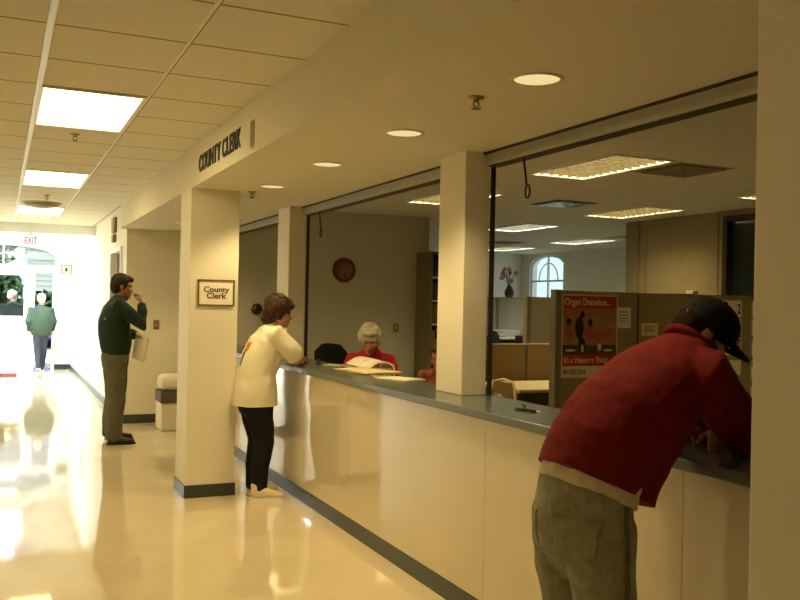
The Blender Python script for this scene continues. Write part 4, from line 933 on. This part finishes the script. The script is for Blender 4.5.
def side_chair(x, y, rz, label):
    t = thing('office_chair', label, 'chair', (x, y, 0), rz)
    finish('seat', rbox(-.24, .22, -.24, .24, .40, .45, .02), M['blackfab'], t); finish('backrest', rbox(-.30, -.25, -.22, .22, .55, .88, .02), M['blackfab'], t)
    bm = bmesh.new(); tube(bm, [(-.1, 0, .41), (-.27, 0, .43), (-.29, 0, .6)], .02); finish('back_bracket', bm, M['black'], t)
    for sx in (-1, 1):
        for sy in (-1, 1): finish('leg', B((sx*.2-.012, sx*.2+.012, sy*.2-.012, sy*.2+.012, 0, .40)), M['black'], t)
side_chair(3.12, 7.40, radians(-120), 'black chair under the white haired clerk')
side_chair(3.47, 6.62, radians(-135), 'black chair under the half hidden clerk')

# ---- the man walking out through the entry, and the man beyond the door
def walker(label, loc, rz, s=1.0, hm=WH, jm=None, look=(1, 0, 0)):
    bm = bmesh.new(); hc = V((.02, 0, 1.60)); R = rotm(look); P = head(bm, hc, R, .98)
    loft(bm, [(0, 0, 1.36), (0, 0, 1.55)], [(.06, .06), (.052, .052)], n=12); loft(bm, [(0, 0, .88), (0, 0, 1.1), (0, 0, 1.38)], [(.14, .1), (.14, .1), (.15, .08)], n=16)
    arms = {}
    for q in (-1, 1):
        sh, e, w = V((0, q*.20, 1.37)), V((-.06*q-.02, q*.27, 1.10)), V((.10-.08*q, q*.24, .90)); arms[q] = (sh, e, w)
        loft(bm, [V((0, 0, 1.36)), sh, e, w], [(.05, .05), (.046, .046), (.04, .04), (.026, .022)], (0, 0, 1), 10); hand(bm, w, (.2, 0, -1), (0, -q, 0), (1, 0, 0), 25, 1.0)
    lg = {-1: [(0, -.07, .88), (.05, -.06, .47), (.10, -.045, .09)], 1: [(0, .07, .88), (.0, .055, .47), (-.14, .035, .12)]}
    for q in (-1, 1): loft(bm, lg[q], [(.08, .085), (.055, .06), (.04, .042)], n=12)
    o = person(label, loc, rz, bm, .010, SKL); head_bits(P, R, .98, o); o.scale = (s, s, s)
    bm = bmesh.new(); loft(bm, [(0, 0, .87), (0, 0, .98), (0, 0, 1.2), (0, 0, 1.36), (0, 0, 1.43), (0, 0, 1.46)], [(.215, .16), (.24, .185), (.25, .185), (.235, .145), (.12, .09), (.07, .065)], n=24)
    for q in (-1, 1):
        sh, e, w = arms[q]; loft(bm, [V((0, q*.08, 1.34)), sh, e, w*.9+e*.1], [(.085, .085), (.082, .082), (.07, .07), (.05, .05)], (0, 0, 1), 16)
    cloth('jacket', bm, .012, jm, o, .008, 8)
    bm = bmesh.new(); loft(bm, [(0, 0, .95), (0, 0, .82)], [(.165, .135), (.165, .14)], n=20)
    for q in (-1, 1): loft(bm, [V(p)+V((0, 0, 0)) for p in lg[q]], [(.098, .115), (.085, .092), (.062, .075)], n=16)
    cloth('trousers', bm, .012, mat('grey_trousers', (.034, .038, .050), .85, .2), o, .006, 8)
    shoe(o, (.04, -.05, .0), 0, SHOEB, M['white'], .28); shoe(o, (-.20, .035, .05), 0, SHOEB, M['white'], .28)
    hair_cap(P, R, .98, .009, hm, o, 1.05, low=-.03); return o
JG = mat('green_jacket', (.042, .066, .045), .8, .2)
walker('white haired man in a green jacket walking up to the entry, seen from behind', (.80, 19.95, 0), pi/2, .95, WH, JG)
walker('white haired man in a grey jacket beyond the half glazed entry door', (.27, 21.9, -.02), pi/2, 1.0, WH, mat('grey_jacket', (.045, .06, .06), .8, .2), (.5, -.85, -.1))

# ------------------------------------------------------------------ light and camera
w = bpy.data.worlds.new('sky'); S.world = w; w.use_nodes = True; nt = w.node_tree; bg = nt.nodes['Background']
tc = nt.nodes.new('ShaderNodeTexCoord'); sp = nt.nodes.new('ShaderNodeSeparateXYZ'); rp = nt.nodes.new('ShaderNodeValToRGB')
nt.links.new(tc.outputs['Generated'], sp.inputs[0]); nt.links.new(sp.outputs['Z'], rp.inputs[0]); nt.links.new(rp.outputs[0], bg.inputs[0])
rp.color_ramp.elements[0].color = (.80, .93, 1, 1); rp.color_ramp.elements[1].color = (.62, .80, 1, 1); bg.inputs[1].default_value = .5
sun = bpy.data.lights.new('sun', 'SUN'); sun.energy = 7; sun.angle = radians(1); sun.color = (1, .96, .88)
so = bpy.data.objects.new('sun', sun); C.objects.link(so); so.rotation_euler = V((.5, .42, -.76)).to_track_quat('-Z', 'Y').to_euler()
cam = bpy.data.cameras.new('camera'); co = bpy.data.objects.new('camera', cam); C.objects.link(co); S.camera = co
cam.sensor_width = 36; cam.lens = 36*872/800; cam.clip_start = .05; cam.clip_end = 300
X = V((0.9086916, -0.41693978, 0.02099497)); D = V((0.02166428, -0.00312705, -0.99976041)); F = V((0.41690554, 0.90892873, 0.00619118))
m = Matrix((X, -D, -F)).transposed().to_4x4(); m.translation = V((0, 0, 1.55)); co.matrix_world = m
vs = S.view_settings; S.display_settings.display_device = 'sRGB'; vs.view_transform = 'Standard'; vs.look = 'None'; vs.gamma = 1; vs.use_curve_mapping = False; vs.exposure = 1.3
cy = S.cycles; cy.max_bounces = 10; cy.diffuse_bounces = 6; cy.glossy_bounces = 4; cy.transparent_max_bounces = 12; cy.sample_clamp_indirect = 6; cy.caustics_reflective = False; cy.caustics_refractive = False
cy.use_denoising = True
